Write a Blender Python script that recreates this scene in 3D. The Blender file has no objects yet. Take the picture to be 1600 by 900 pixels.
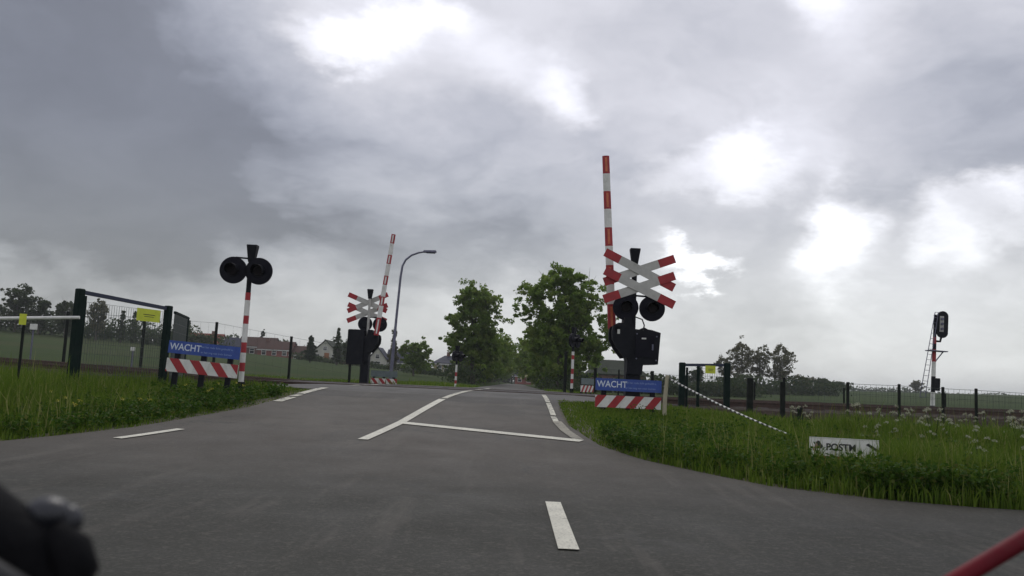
import bpy, bmesh, math, random
import numpy as np
from mathutils import Vector, Matrix
R = math.radians
rnd = random.Random(7)
rng = np.random.default_rng(11)
sc = bpy.context.scene
COL = sc.collection

# ------------------------------------------------------------------ camera
cam_d = bpy.data.cameras.new('camera')
cam = bpy.data.objects.new('camera', cam_d); COL.objects.link(cam)
cam_d.sensor_width = 36; cam_d.lens = 29.95
cam_d.clip_start = 0.05; cam_d.clip_end = 6000
def camera_axes(heading, pitch, roll):
    F = Vector((math.sin(heading)*math.cos(pitch), math.cos(heading)*math.cos(pitch), math.sin(pitch)))
    R0 = Vector((math.cos(heading), -math.sin(heading), 0)); U0 = R0.cross(F)
    return F, R0*math.cos(roll)+U0*math.sin(roll), U0*math.cos(roll)-R0*math.sin(roll)
F_, X_, U_ = camera_axes(R(-0.51), R(6.33), R(2.7))
cam.matrix_world = Matrix(((X_.x, U_.x, -F_.x, 0), (X_.y, U_.y, -F_.y, 0), (X_.z, U_.z, -F_.z, 1.0), (0, 0, 0, 1)))
cam_d.dof.use_dof = True; cam_d.dof.focus_distance = 15; cam_d.dof.aperture_fstop = 5.6
sc.camera = cam
sc.view_settings.view_transform = 'Standard'; sc.view_settings.look = 'None'
sc.view_settings.exposure = 0.50; sc.view_settings.gamma = 1
sc.render.film_transparent = False
sc.cycles.max_bounces = 5; sc.cycles.transparent_max_bounces = 6

# ------------------------------------------------------------------ node helpers
class NT:
    def __init__(s, tree): s.t = tree; s.n = tree.nodes; s.l = tree.links
    def node(s, typ, **kw):
        n = s.n.new(typ)
        for k, v in kw.items(): setattr(n, k, v)
        return n
    def put(s, sock, v):
        if isinstance(v, bpy.types.NodeSocket): s.l.new(v, sock)
        elif v is not None: sock.default_value = v
    def math(s, op, a, b=None, c=None, clamp=False):
        n = s.node('ShaderNodeMath', operation=op, use_clamp=clamp)
        s.put(n.inputs[0], a)
        if b is not None: s.put(n.inputs[1], b)
        if c is not None: s.put(n.inputs[2], c)
        return n.outputs[0]
    def vmath(s, op, a, b=None, scale=None):
        n = s.node('ShaderNodeVectorMath', operation=op)
        s.put(n.inputs[0], a)
        if b is not None: s.put(n.inputs[1], b)
        if scale is not None: s.put(n.inputs['Scale'], scale)
        return n.outputs['Value'] if op in ('DOT_PRODUCT', 'LENGTH') else n.outputs[0]
    def noise(s, vec, scale, detail=4, rough=0.55, dist=0, col=False):
        n = s.node('ShaderNodeTexNoise')
        if vec is not None: s.put(n.inputs['Vector'], vec)
        n.inputs['Scale'].default_value = scale; n.inputs['Detail'].default_value = detail
        n.inputs['Roughness'].default_value = rough; n.inputs['Distortion'].default_value = dist
        return n.outputs['Color'] if col else n.outputs['Fac']
    def ramp(s, v, lo, hi, a=0.0, b=1.0):
        n = s.node('ShaderNodeMapRange', interpolation_type='SMOOTHSTEP')
        s.put(n.inputs[0], v)
        for i, q in enumerate((lo, hi, a, b)): n.inputs[i+1].default_value = q
        return n.outputs[0]
    def mix(s, f, a, b, mode='MIX'):
        n = s.node('ShaderNodeMix', data_type='RGBA', blend_type=mode)
        s.put(n.inputs[0], f)
        s.put(n.inputs[6], a if isinstance(a, bpy.types.NodeSocket) else (*a, 1) if len(a) == 3 else a)
        s.put(n.inputs[7], b if isinstance(b, bpy.types.NodeSocket) else (*b, 1) if len(b) == 3 else b)
        return n.outputs[2]
    def sep(s, v):
        n = s.node('ShaderNodeSeparateXYZ'); s.put(n.inputs[0], v); return n.outputs
    def comb(s, x, y, z):
        n = s.node('ShaderNodeCombineXYZ'); s.put(n.inputs[0], x); s.put(n.inputs[1], y); s.put(n.inputs[2], z); return n.outputs[0]

# ------------------------------------------------------------------ sky: broken grey overcast
w = bpy.data.worlds.new('World'); sc.world = w; w.use_nodes = True
T_ = NT(w.node_tree); T_.n.clear()
SUN_EL, SUN_AZ = R(48), R(-10)
sky = T_.node('ShaderNodeTexSky'); sky.sky_type = 'NISHITA'; sky.sun_disc = False
sky.sun_elevation = SUN_EL; sky.sun_rotation = SUN_AZ
geo = T_.node('ShaderNodeTexCoord')
D = T_.vmath('NORMALIZE', geo.outputs['Generated'])
dx, dy, dz = T_.sep(D)
up = T_.math('ADD', T_.math('MAXIMUM', dz, 0.0), 0.42)
P = T_.comb(T_.math('DIVIDE', dx, up), T_.math('DIVIDE', dy, up), T_.math('MULTIPLY', dz, 1.3))
warp = T_.vmath('SUBTRACT', T_.noise(P, 1.9, 5, 0.55, col=True), (0.5, 0.5, 0.5))
Pw = T_.vmath('ADD', P, T_.vmath('SCALE', warp, scale=0.75))
n1 = T_.noise(Pw, 1.25, 5, 0.5)
n2 = T_.noise(Pw, 3.1, 7, 0.54)
n3 = T_.noise(Pw, 9.0, 5, 0.55)
base = T_.math('ADD', T_.math('ADD', T_.math('MULTIPLY', T_.ramp(n1, 0.32, 0.70), 0.17), T_.math('MULTIPLY', T_.ramp(n2, 0.3, 0.72), 0.13)), T_.math('MULTIPLY', T_.math('SUBTRACT', n3, 0.5), 0.07))
base = T_.math('ADD', base, 0.295)
# clearer, paler band towards the horizon
base = T_.math('ADD', base, T_.ramp(dz, 0.20, 0.0, 0.0, 0.11))
# ragged directions for the cloud breaks
wd = T_.vmath('SUBTRACT', T_.noise(P, 3.6, 8, 0.62, col=True), (0.5, 0.5, 0.5))
Dw = T_.vmath('NORMALIZE', T_.vmath('ADD', D, T_.vmath('SCALE', wd, scale=0.17)))
def blob(direction, inner, outer, amount, squash=1.0, ragged=True):
    v = Vector(direction).normalized()
    dd = T_.vmath('SUBTRACT', Dw if ragged else D, tuple(v))
    if squash != 1.0:
        dd = T_.vmath('MULTIPLY', dd, (1, 1, squash))
    ln = T_.vmath('LENGTH', dd)
    return T_.ramp(ln, inner, outer, amount, 0.0)
val = base
dark = None
for d, i, o, a, s in [((-0.50, 0.86, 0.17), 0.0, 0.62, 0.285, 1.0), ((-0.42, 0.88, 0.33), 0.05, 0.30, 0.055, 1.0), ((-0.36, 0.93, 0.17), 0.02, 0.28, 0.06, 1.4),
                      ((0.46, 0.86, 0.27), 0.01, 0.22, 0.13, 1.0), ((0.10, 0.95, 0.37), 0.02, 0.22, 0.07, 1.5), ((-0.02, 0.97, 0.22), 0.02, 0.20, 0.06, 1.3)]:
    val = T_.math('SUBTRACT', val, blob(d, i, o, a, s))
for d, i, o, a, s in [((-0.225, 0.91, 0.362), 0.0, 0.080, 0.36, 2.3), ((-0.17, 0.91, 0.385), 0.0, 0.070, 0.28, 2.2), ((-0.125, 0.91, 0.40), 0.0, 0.070, 0.30, 2.0), ((-0.19, 0.92, 0.37), 0.0, 0.19, 0.16, 1.6),
                      ((0.045, 0.94, 0.333), 0.0, 0.045, 0.26, 1.0), ((0.0, 0.94, 0.362), 0.0, 0.10, 0.16, 1.9), ((-0.06, 0.93, 0.385), 0.0, 0.09, 0.12, 1.8),
                      ((0.245, 0.935, 0.247), 0.0, 0.060, 0.27, 1.5), ((0.19, 0.95, 0.240), 0.0, 0.09, 0.20, 2.4),
                      ((0.185, 0.97, 0.148), 0.0, 0.050, 0.55, 1.9), ((0.215, 0.965, 0.146), 0.0, 0.045, 0.50, 2.4), ((0.345, 0.92, 0.176), 0.0, 0.066, 0.46, 0.85), ((0.325, 0.93, 0.195), 0.0, 0.050, 0.30, 1.0),
                      ((0.445, 0.87, 0.190), 0.0, 0.050, 0.34, 0.8), ((0.500, 0.84, 0.212), 0.0, 0.060, 0.36, 1.6), ((0.47, 0.86, 0.15), 0.0, 0.15, 0.16, 1.2),
                      ((0.30, 0.86, 0.420), 0.0, 0.05, 0.26, 1.0), ((0.33, 0.86, 0.385), 0.0, 0.08, 0.12, 1.0), ((-0.25, 0.96, 0.115), 0.0, 0.14, 0.12, 1.8),
                      ((0.29, 0.94, 0.19), 0.0, 0.26, 0.10, 1.0)]:
    val = T_.math('ADD', val, blob(d, i, o, a, s))
val = T_.math('MAXIMUM', val, T_.math('ADD', 0.12, T_.math('MULTIPLY', n2, 0.10)))
bright = T_.ramp(val, 0.16, 0.55)
hor = T_.ramp(dz, 0.30, 0.02)
tint = T_.mix(bright, (0.90, 0.955, 1.15), (0.965, 0.968, 1.06))
tint = T_.mix(T_.math('MULTIPLY', hor, 0.8), tint, (0.99, 1.015, 0.985))
colr = T_.vmath('MULTIPLY', tint, T_.comb(val, val, val))
bg1 = T_.node('ShaderNodeBackground'); T_.put(bg1.inputs[0], colr); bg1.inputs[1].default_value = 1.0
bg2 = T_.node('ShaderNodeBackground'); T_.put(bg2.inputs[0], sky.outputs[0]); bg2.inputs[1].default_value = 0.1
mx = T_.node('ShaderNodeMixShader'); mx.inputs[0].default_value = 0.04
T_.l.new(bg1.outputs[0], mx.inputs[1]); T_.l.new(bg2.outputs[0], mx.inputs[2])
T_.l.new(mx.outputs[0], T_.node('ShaderNodeOutputWorld').inputs[0])

sun_d = bpy.data.lights.new('sun', 'SUN'); sun_d.energy = 0.7; sun_d.angle = R(24); sun_d.color = (1, 0.96, 0.9)
sun = bpy.data.objects.new('sun', sun_d); COL.objects.link(sun)
sd = Vector((math.sin(SUN_AZ)*math.cos(SUN_EL), math.cos(SUN_AZ)*math.cos(SUN_EL), math.sin(SUN_EL)))
sun.rotation_euler = (-sd).to_track_quat('-Z', 'Y').to_euler()
sun.location = (0, 0, 30)

# ------------------------------------------------------------------ materials
MATS = {}
def mat(name, c1, c2=None, scale=8, rough=0.7, metal=0.0, bump=0.0, bscale=None, spec=0.5, dirt=None, coat=0.0, stretch=None):
    """procedural paint / metal / masonry: two-tone noise, fine bump, optional dirt patches"""
    if name in MATS: return MATS[name]
    m = bpy.data.materials.new(name); m.use_nodes = True; t = NT(m.node_tree); MATS[name] = m
    b = t.n['Principled BSDF']
    tc = t.node('ShaderNodeTexCoord'); v = tc.outputs['Object']
    if stretch:
        v = t.vmath('MULTIPLY', v, stretch)
    c2 = c2 or tuple(x*0.78 for x in c1)
    f = t.ramp(t.noise(v, scale, 5, 0.6), 0.35, 0.68)
    c = t.mix(f, c1, c2)
    if dirt:
        g = t.ramp(t.noise(v, dirt[1], 6, 0.65), 0.5, 0.72)
        c = t.mix(t.math('MULTIPLY', g, dirt[2]), c, dirt[0])
    t.put(b.inputs['Base Color'], c)
    r = t.math('ADD', t.math('MULTIPLY', t.noise(v, scale*2.3, 3), 0.25), rough-0.12)
    t.put(b.inputs['Roughness'], r)
    b.inputs['Metallic'].default_value = metal
    b.inputs['Specular IOR Level'].default_value = spec
    b.inputs['Coat Weight'].default_value = coat
    if bump:
        bn = t.node('ShaderNodeBump'); bn.inputs['Strength'].default_value = bump; bn.inputs['Distance'].default_value = 0.02
        t.put(bn.inputs['Height'], t.noise(v, bscale or scale*4, 5, 0.6)); t.l.new(bn.outputs[0], b.inputs['Normal'])
    return m

def foliage_mat(name, ca, cb, cc, trans=0.35):
    m = bpy.data.materials.new(name); m.use_nodes = True; t = NT(m.node_tree)
    b = t.n['Principled BSDF']; out = t.n['Material Output']
    at = t.node('ShaderNodeAttribute'); at.attribute_name = 'tint'
    s = t.sep(at.outputs['Vector'])
    c = t.mix(s[0], ca, cb)
    c = t.mix(s[1], c, cc)
    t.put(b.inputs['Base Color'], c); b.inputs['Roughness'].default_value = 0.6; b.inputs['Specular IOR Level'].default_value = 0.08
    tr = t.node('ShaderNodeBsdfTranslucent'); t.put(tr.inputs[0], c)
    mx = t.node('ShaderNodeMixShader'); mx.inputs[0].default_value = trans
    t.l.new(b.outputs[0], mx.inputs[1]); t.l.new(tr.outputs[0], mx.inputs[2]); t.l.new(mx.outputs[0], out.inputs[0])
    return m

M_black = mat('black_paint', (0.006, 0.007, 0.011), (0.009, 0.010, 0.014), 6, 0.6, spec=0.2, dirt=((0.022, 0.022, 0.022), 3, 0.25))
M_blackmatte = mat('matt_black_disc', (0.008, 0.008, 0.014), (0.013, 0.013, 0.019), 5, 0.7, spec=0.15)
M_red = mat('signal_red', (0.40, 0.022, 0.028), (0.32, 0.02, 0.025), 7, 0.5, dirt=((0.12, 0.03, 0.03), 4, 0.4))
M_orange = mat('orange_reflector', (0.62, 0.16, 0.07), (0.5, 0.12, 0.05), 9, 0.4)
M_white = mat('weathered_white', (0.78, 0.77, 0.72), (0.66, 0.66, 0.61), 6, 0.55, dirt=((0.34, 0.35, 0.28), 5, 0.4))
M_crosswhite = mat('dull_white_board', (0.52, 0.51, 0.47), (0.44, 0.435, 0.40), 5, 0.6, dirt=((0.24, 0.24, 0.19), 4, 0.4))
M_blue = mat('sign_blue', (0.035, 0.085, 0.36), (0.03, 0.07, 0.30), 7, 0.45, dirt=((0.10, 0.12, 0.2), 5, 0.3))
M_letter = mat('sign_lettering', (0.72, 0.78, 0.85), (0.6, 0.66, 0.75), 20, 0.5)
M_smallletter = mat('sign_small_lettering', (0.26, 0.36, 0.62), (0.22, 0.32, 0.55), 20, 0.5)
M_ink = mat('black_lettering', (0.015, 0.016, 0.018), None, 20, 0.5)
M_green = mat('dark_green_metal', (0.006, 0.016, 0.013), (0.009, 0.021, 0.017), 5, 0.7, spec=0.12, dirt=((0.022, 0.026, 0.018), 3, 0.3))
M_navy = mat('navy_metal', (0.014, 0.02, 0.05), (0.02, 0.028, 0.06), 5, 0.4)
M_yellow = mat('yellow_plate', (0.66, 0.72, 0.05), (0.58, 0.64, 0.04), 8, 0.5)
M_wire = mat('fence_wire', (0.06, 0.075, 0.07), (0.09, 0.10, 0.09), 10, 0.5, metal=0.4)
M_galv = mat('galvanised_steel', (0.17, 0.17, 0.23), (0.12, 0.12, 0.17), 5, 0.5, metal=0.4)
M_rail = mat('rail_steel', (0.09, 0.055, 0.042), (0.06, 0.038, 0.03), 9, 0.6, metal=0.3)
M_conc = mat('concrete', (0.14, 0.13, 0.115), (0.09, 0.085, 0.075), 5, 0.85, bump=0.4)
M_wood = mat('pale_wood', (0.44, 0.40, 0.28), (0.34, 0.31, 0.22), 9, 0.8, stretch=(6, 6, 0.6))
M_postdark = mat('dark_post', (0.012, 0.015, 0.013), (0.02, 0.023, 0.02), 7, 0.8, spec=0.15)
M_bark = mat('bark', (0.055, 0.048, 0.036), (0.10, 0.09, 0.07), 6, 0.9, bump=0.6, stretch=(3, 3, 0.8))
M_ballast = mat('rail_ballast', (0.030, 0.022, 0.017), (0.055, 0.040, 0.031), 7, 0.95, bump=1.0, bscale=14, spec=0.1, dirt=((0.03, 0.03, 0.018), 1.2, 0.6))
M_rubber = mat('black_rubber', (0.005, 0.005, 0.006), (0.009, 0.009, 0.010), 60, 0.85, bump=0.3, spec=0.12)
M_rubber2 = mat('cable_sheath', (0.015, 0.015, 0.016), None, 30, 0.6)
M_gloss = mat('glossy_black_plastic', (0.012, 0.013, 0.018), (0.02, 0.02, 0.028), 30, 0.42, spec=0.6)
M_redtube = mat('red_lacquer', (0.15, 0.008, 0.016), (0.11, 0.006, 0.012), 12, 0.6, spec=0.2, dirt=((0.10, 0.03, 0.03), 25, 0.5))
M_brick1 = mat('red_brick', (0.32, 0.11, 0.085), (0.22, 0.085, 0.07), 1.5, 0.9, bump=0.4)
M_brick2 = mat('brown_brick', (0.20, 0.105, 0.08), (0.14, 0.08, 0.062), 1.5, 0.9, bump=0.4)
M_render = mat('pale_render', (0.55, 0.54, 0.46), (0.46, 0.45, 0.39), 1.2, 0.85)
M_cream = mat('cream_wall', (0.42, 0.36, 0.20), (0.34, 0.29, 0.17), 1.2, 0.85)
M_rooftile = mat('brown_roof_tiles', (0.085, 0.045, 0.036), (0.06, 0.036, 0.03), 2.0, 0.8, spec=0.12, bump=0.5, stretch=(1, 1, 4))
M_roofred = mat('red_roof_tiles', (0.24, 0.065, 0.045), (0.16, 0.05, 0.04), 2.0, 0.8, spec=0.12, bump=0.5, stretch=(1, 1, 4))
M_roofslate = mat('slate_roof_tiles', (0.034, 0.037, 0.058), (0.05, 0.053, 0.072), 2.0, 0.7, spec=0.12, bump=0.5, stretch=(1, 1, 4))
M_roofgreen = mat('mossy_roof_tiles', (0.04, 0.05, 0.032), (0.03, 0.034, 0.026), 2.0, 0.85, spec=0.12, bump=0.5, stretch=(1, 1, 4))
M_glass = mat('window_glass', (0.02, 0.024, 0.028), (0.03, 0.035, 0.04), 2, 0.15, spec=0.8)
M_frame = mat('window_paint', (0.62, 0.61, 0.57), (0.52, 0.51, 0.48), 3, 0.6)
M_door = mat('orange_brown_door', (0.34, 0.14, 0.05), (0.26, 0.11, 0.04), 3, 0.6)
M_pinkwhite = mat('pink_print', (0.42, 0.22, 0.22), None, 14, 0.6)
M_lens = mat('dark_lamp_lens', (0.010, 0.007, 0.010), (0.014, 0.010, 0.012), 8, 0.6, spec=0.2)

F_grass = foliage_mat('grass_blades', (0.078, 0.138, 0.016), (0.140, 0.205, 0.026), (0.28, 0.27, 0.10))
F_weed = foliage_mat('weed_leaves', (0.034, 0.080, 0.010), (0.062, 0.120, 0.014), (0.14, 0.145, 0.04))
F_tree = foliage_mat('tree_leaves', (0.130, 0.210, 0.040), (0.180, 0.265, 0.052), (0.25, 0.27, 0.08), 0.55)
F_darktree = foliage_mat('dark_tree_leaves', (0.045, 0.068, 0.032), (0.068, 0.095, 0.038), (0.11, 0.11, 0.055))
F_bare = foliage_mat('budding_leaves', (0.15, 0.145, 0.085), (0.12, 0.125, 0.065), (0.19, 0.175, 0.11))
F_conifer = foliage_mat('conifer_needles', (0.028, 0.05, 0.024), (0.044, 0.068, 0.028), (0.07, 0.08, 0.04))
F_white = foliage_mat('white_umbels', (0.36, 0.37, 0.26), (0.46, 0.46, 0.35), (0.30, 0.33, 0.20), 0.25)
F_yellow = foliage_mat('yellow_petals', (0.46, 0.42, 0.06), (0.40, 0.36, 0.05), (0.52, 0.50, 0.20), 0.2)

# ------------------------------------------------------------------ mesh builder
class MB:
    def __init__(s): s.v = []; s.f = []; s.m = []; s.mats = []
    def mi(s, m):
        if m not in s.mats: s.mats.append(m)
        return s.mats.index(m)
    def add(s, vs, fs, m):
        o = len(s.v); k = s.mi(m); s.v += [tuple(v) for v in vs]
        for f in fs: s.f.append([i+o for i in f]); s.m.append(k)
        return s
    def box(s, c, d, m, rot=None, bev=0.0):
        x, y, z = (q/2 for q in d)
        if bev:
            b = bev; pts = [(-x, -y+b), (-x+b, -y), (x-b, -y), (x, -y+b), (x, y-b), (x-b, y), (-x+b, y), (-x, y-b)]
            vs = [(px, py, -z) for px, py in pts] + [(px, py, z-b) for px, py in pts] + [(px*(1-b/x), py*(1-b/y), z) for px, py in pts]
            fs = [list(range(7, -1, -1)), list(range(16, 24))]
            for r in (0, 8):
                for i in range(8): j = (i+1) % 8; fs.append([r+i, r+j, r+8+j, r+8+i])
        else:
            vs = [(i*x, j*y, k*z) for k in (-1, 1) for j in (-1, 1) for i in (-1, 1)]
            fs = [(0, 2, 3, 1), (4, 5, 7, 6), (0, 1, 5, 4), (2, 6, 7, 3), (0, 4, 6, 2), (1, 3, 7, 5)]
        c = Vector(c)
        vs = [(rot @ Vector(v) if rot else Vector(v)) + c for v in vs]
        return s.add(vs, fs, m)
    def bar(s, a, b, wd, th, m):
        a, b = Vector(a), Vector(b); z = (b-a).normalized(); y = Vector((0, 1, 0))
        if abs(z.dot(y)) > 0.95: y = Vector((1, 0, 0))
        x = y.cross(z).normalized(); y = z.cross(x)
        rot = Matrix((x, y, z)).transposed()
        return s.box((a+b)/2, (wd, th, (b-a).length), m, rot)
    def tube(s, pts, rad, m, seg=12, mats=None, cap=True):
        pts = [Vector(p) for p in pts]; n = len(pts)
        if not hasattr(rad, '__len__'): rad = [rad]*n
        o = len(s.v); prev = None
        for i, p in enumerate(pts):
            t = (pts[min(i+1, n-1)] - pts[max(i-1, 0)]).normalized()
            if prev is None:
                a = Vector((1, 0, 0)) if abs(t.x) < 0.9 else Vector((0, 1, 0)); u = (a - t*a.dot(t)).normalized()
            else: u = (prev - t*prev.dot(t)).normalized()
            prev = u; v = t.cross(u)
            for k in range(seg):
                an = 2*math.pi*k/seg; s.v.append(tuple(p + (u*math.cos(an)+v*math.sin(an))*rad[i]))
        for i in range(n-1):
            k = s.mi(mats[i] if mats else m)
            for j in range(seg):
                q = (j+1) % seg; s.f.append([o+i*seg+j, o+i*seg+q, o+(i+1)*seg+q, o+(i+1)*seg+j]); s.m.append(k)
        if cap:
            s.f.append([o+j for j in range(seg-1, -1, -1)]); s.m.append(s.mi(mats[0] if mats else m))
            s.f.append([o+(n-1)*seg+j for j in range(seg)]); s.m.append(s.mi(mats[-1] if mats else m))
        return s
    def prism(s, poly, y0, y1, m, hole=None):
        """outline in x-z extruded in y"""
        n = len(poly); vs = [(x, y0, z) for x, z in poly] + [(x, y1, z) for x, z in poly]
        fs = [list(range(n)), list(range(2*n-1, n-1, -1))] + [[i, i+n, (i+1) % n+n, (i+1) % n] for i in range(n)]
        return s.add(vs, fs, m)
    def ball(s, c, r, m, nu=12, nv=8, sc_=(1, 1, 1)):
        c = Vector(c); vs = []; fs = []
        for j in range(1, nv):
            ph = math.pi*j/nv
            for i in range(nu):
                th = 2*math.pi*i/nu; vs.append(c + Vector((math.sin(ph)*math.cos(th)*sc_[0], math.sin(ph)*math.sin(th)*sc_[1], math.cos(ph)*sc_[2]))*r)
        vs += [c+Vector((0, 0, r*sc_[2])), c-Vector((0, 0, r*sc_[2]))]; a = len(vs)-2
        for j in range(nv-2):
            for i in range(nu): k = (i+1) % nu; fs.append([j*nu+i, (j+1)*nu+i, (j+1)*nu+k, j*nu+k])
        for i in range(nu): k = (i+1) % nu; fs.append([a, i, k]); fs.append([a+1, (nv-2)*nu+k, (nv-2)*nu+i])
        return s.add(vs, fs, m)
    def obj(s, name, parent=None, loc=None, smooth=None, kind=None):
        me = bpy.data.meshes.new(name); me.from_pydata(s.v, [], s.f); me.update()
        for m in s.mats: me.materials.append(m)
        me.polygons.foreach_set('material_index', s.m)
        bm = bmesh.new(); bm.from_mesh(me); bmesh.ops.recalc_face_normals(bm, faces=bm.faces); bm.to_mesh(me); bm.free()
        if smooth is not None:
            me.shade_smooth(); me.set_sharp_from_angle(angle=R(smooth))
        o = bpy.data.objects.new(name, me); COL.objects.link(o)
        if parent: o.parent = parent
        if loc: o.location = loc
        if kind: o['kind'] = kind
        return o

def thing(name, label, cat, loc=(0, 0, 0), rz=0, group=None):
    o = bpy.data.objects.new(name, None); COL.objects.link(o); o.empty_display_size = 0.2
    o.location = loc; o.rotation_euler = (0, 0, rz); o['label'] = label; o['category'] = cat
    if group: o['group'] = group
    return o
def tag(o, label, cat, group=None, kind=None):
    o['label'] = label; o['category'] = cat
    if group: o['group'] = group
    if kind: o['kind'] = kind
    return o
def setting(o, label=None):
    o['kind'] = 'structure'
    if label: o['label'] = label
    return o
def dup(root, loc, rz, label, group=None):
    r = root.copy(); COL.objects.link(r); r.location = loc; r.rotation_euler = (0, 0, rz); r['label'] = label
    if group: r['group'] = group
    for ch in list(root.children):
        c = ch.copy(); COL.objects.link(c); c.parent = r
        for g in ch.children:
            d = g.copy(); COL.objects.link(d); d.parent = c
    return r

# ------------------------------------------------------------------ terrain heights
def ss(t): t = min(1.0, max(0.0, t)); return t*t*(3-2*t)
def road_z(y):
    z = 0.70*ss((y-7.5)/13.5)
    if y > 32: z -= 0.15*ss((y-32)/14)
    return z
def ground(x, y):
    rz = road_z(y); d = max(0, abs(x+1.6)-3.2)
    side = min(rz, 0.28) if y < 33 else 0.30
    wq = ss(d/5.0); z = rz*(1-wq)+side*wq
    if False: z += 0.15*ss((-x-4.6)/1.5)*ss((y-10)/4)*(1-ss((y-33)/3))
    if y > 34:
        if x < 0: z += ss((y-34)/156)**0.8*(0.62+0.064*min(abs(x), 140))*ss((abs(x)-1)/6)
        else: z += ss((y-34)/220)*(0.6+0.0226*min(abs(x), 200))*ss((abs(x)-2)/6)
    return z
def edge_interp(tab, y):
    if y <= tab[0][0]: return tab[0][1]
    for (a, u), (b, v) in zip(tab, tab[1:]):
        if y <= b: return u+(v-u)*(y-a)/(b-a)
    return tab[-1][1]
XL = [(-12, -14), (0, -12), (4, -9.8), (7.5, -7.3), (9.6, -5.75), (11.4, -5.05), (12.8, -4.75), (14.3, -4.42), (16, -4.32), (18.4, -4.32), (19.3, -7.2), (21, -7.6), (31, -6.8), (32, -4.9), (34, -2.5), (60, -2.4), (260, -2.0)]
XR = [(-12, 60), (6, 60), (7.6, 60), (7.85, 9), (8.1, 4.9), (8.35, 3.75), (9.0, 2.7), (10.7, 1.6), (11.8, 1.2), (14.1, 0.86), (16.2, 0.85), (18.0, 0.95), (18.8, 2.6), (20, 3.1), (31, 3.1), (32.5, 2.0), (60, 1.9), (260, 2.0)]

def coords(lo, fine_lo, fine_hi, hi, step, grow):
    a = [fine_lo]; s = step
    while a[0] > lo: s *= grow; a.insert(0, a[0]-s)
    n = int(round((fine_hi-fine_lo)/step)); a += [fine_lo+step*(i+1) for i in range(n)]
    s = step
    while a[-1] < hi: s *= grow; a.append(a[-1]+s)
    return a
gx = coords(-1500, -13, 13, 1500, 0.3, 1.12); gy = coords(-200, -5, 38, 1800, 0.3, 1.06)
V = [(x, y, ground(x, y)) for y in gy for x in gx]; nx = len(gx)
Fc = [(j*nx+i, j*nx+i+1, (j+1)*nx+i+1, (j+1)*nx+i) for j in range(len(gy)-1) for i in range(nx-1)]
me = bpy.data.meshes.new('field'); me.from_pydata(V, [], Fc); me.shade_smooth()
m = bpy.data.materials.new('meadow_ground'); m.use_nodes = True; t = NT(m.node_tree); b = t.n['Principled BSDF']
v = t.node('ShaderNodeTexCoord').outputs['Object']
c = t.mix(t.ramp(t.noise(v, 0.05, 5, 0.55), 0.35, 0.66), (0.026, 0.052, 0.008), (0.038, 0.062, 0.011))
c = t.mix(t.math('MULTIPLY', t.ramp(t.noise(v, 0.9, 7, 0.65), 0.45, 0.75), 0.5), c, (0.052, 0.058, 0.018))
c = t.mix(t.math('MULTIPLY', t.ramp(t.noise(t.vmath('MULTIPLY', v, (0.25, 1, 1)), 0.09, 4, 0.6), 0.52, 0.62), 0.55), c, (0.050, 0.055, 0.018))
c = t.mix(t.math('MULTIPLY', t.ramp(t.noise(v, 5.0, 5, 0.6), 0.4, 0.7), 0.45), c, (0.018, 0.028, 0.007))
t.put(b.inputs['Base Color'], c); b.inputs['Roughness'].default_value = 0.95; b.inputs['Specular IOR Level'].default_value = 0.1
bn = t.node('ShaderNodeBump'); bn.inputs['Strength'].default_value = 1; bn.inputs['Distance'].default_value = 0.08
t.put(bn.inputs['Height'], t.noise(v, 3.5, 7, 0.7)); t.l.new(bn.outputs[0], b.inputs['Normal'])
me.materials.append(m); o = bpy.data.objects.new('field', me); COL.objects.link(o); setting(o)

# ------------------------------------------------------------------ road
def sheet(name, rows, zoff, material, xstep=0.5):
    """rows: list of (y, xl, xr); follows the ground zoff above it"""
    n = 14; vs = []; fs = []
    for y, a, b_ in rows:
        for i in range(n+1):
            u = i/n
            x = a+(b_-a)*u
            if b_ > 12: x = a+(b_-a)*u**2.2
            vs.append((x, y, ground(x, y)+zoff))
    for j in range(len(rows)-1):
        for i in range(n): fs.append((j*(n+1)+i, j*(n+1)+i+1, (j+1)*(n+1)+i+1, (j+1)*(n+1)+i))
    me = bpy.data.meshes.new(name); me.from_pydata(vs, [], fs); me.shade_smooth(); me.materials.append(material)
    o = bpy.data.objects.new(name, me); COL.objects.link(o); return o
m = bpy.data.materials.new('asphalt'); m.use_nodes = True; t = NT(m.node_tree); b = t.n['Principled BSDF']
v = t.node('ShaderNodeTexCoord').outputs['Object']; sx, sy, sz = t.sep(v)
c = t.mix(t.ramp(t.noise(v, 0.45, 5, 0.6), 0.3, 0.7), (0.047, 0.040, 0.033), (0.073, 0.062, 0.051))
c = t.mix(t.math('MULTIPLY', t.ramp(t.noise(v, 3.0, 6, 0.7), 0.42, 0.72), 0.5), c, (0.040, 0.036, 0.028))
# olive side road near the junction, lens vignette darkening painted into its colour
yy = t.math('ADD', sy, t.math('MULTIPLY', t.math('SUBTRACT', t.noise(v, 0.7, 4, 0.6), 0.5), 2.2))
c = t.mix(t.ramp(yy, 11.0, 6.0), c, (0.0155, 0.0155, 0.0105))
# newer grey-blue surface over the crossing, dark joint in front of it
y2 = t.math('ADD', sy, t.math('MULTIPLY', t.math('SUBTRACT', t.noise(v, 1.6, 3, 0.6), 0.5), 0.5))
c = t.mix(t.ramp(y2, 18.2, 18.5), c, (0.063, 0.060, 0.057))
band = t.math('MULTIPLY', t.ramp(y2, 16.7, 16.9), t.ramp(y2, 18.45, 18.1))
c = t.mix(t.math('MULTIPLY', band, 0.75), c, (0.026, 0.024, 0.022))
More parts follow.
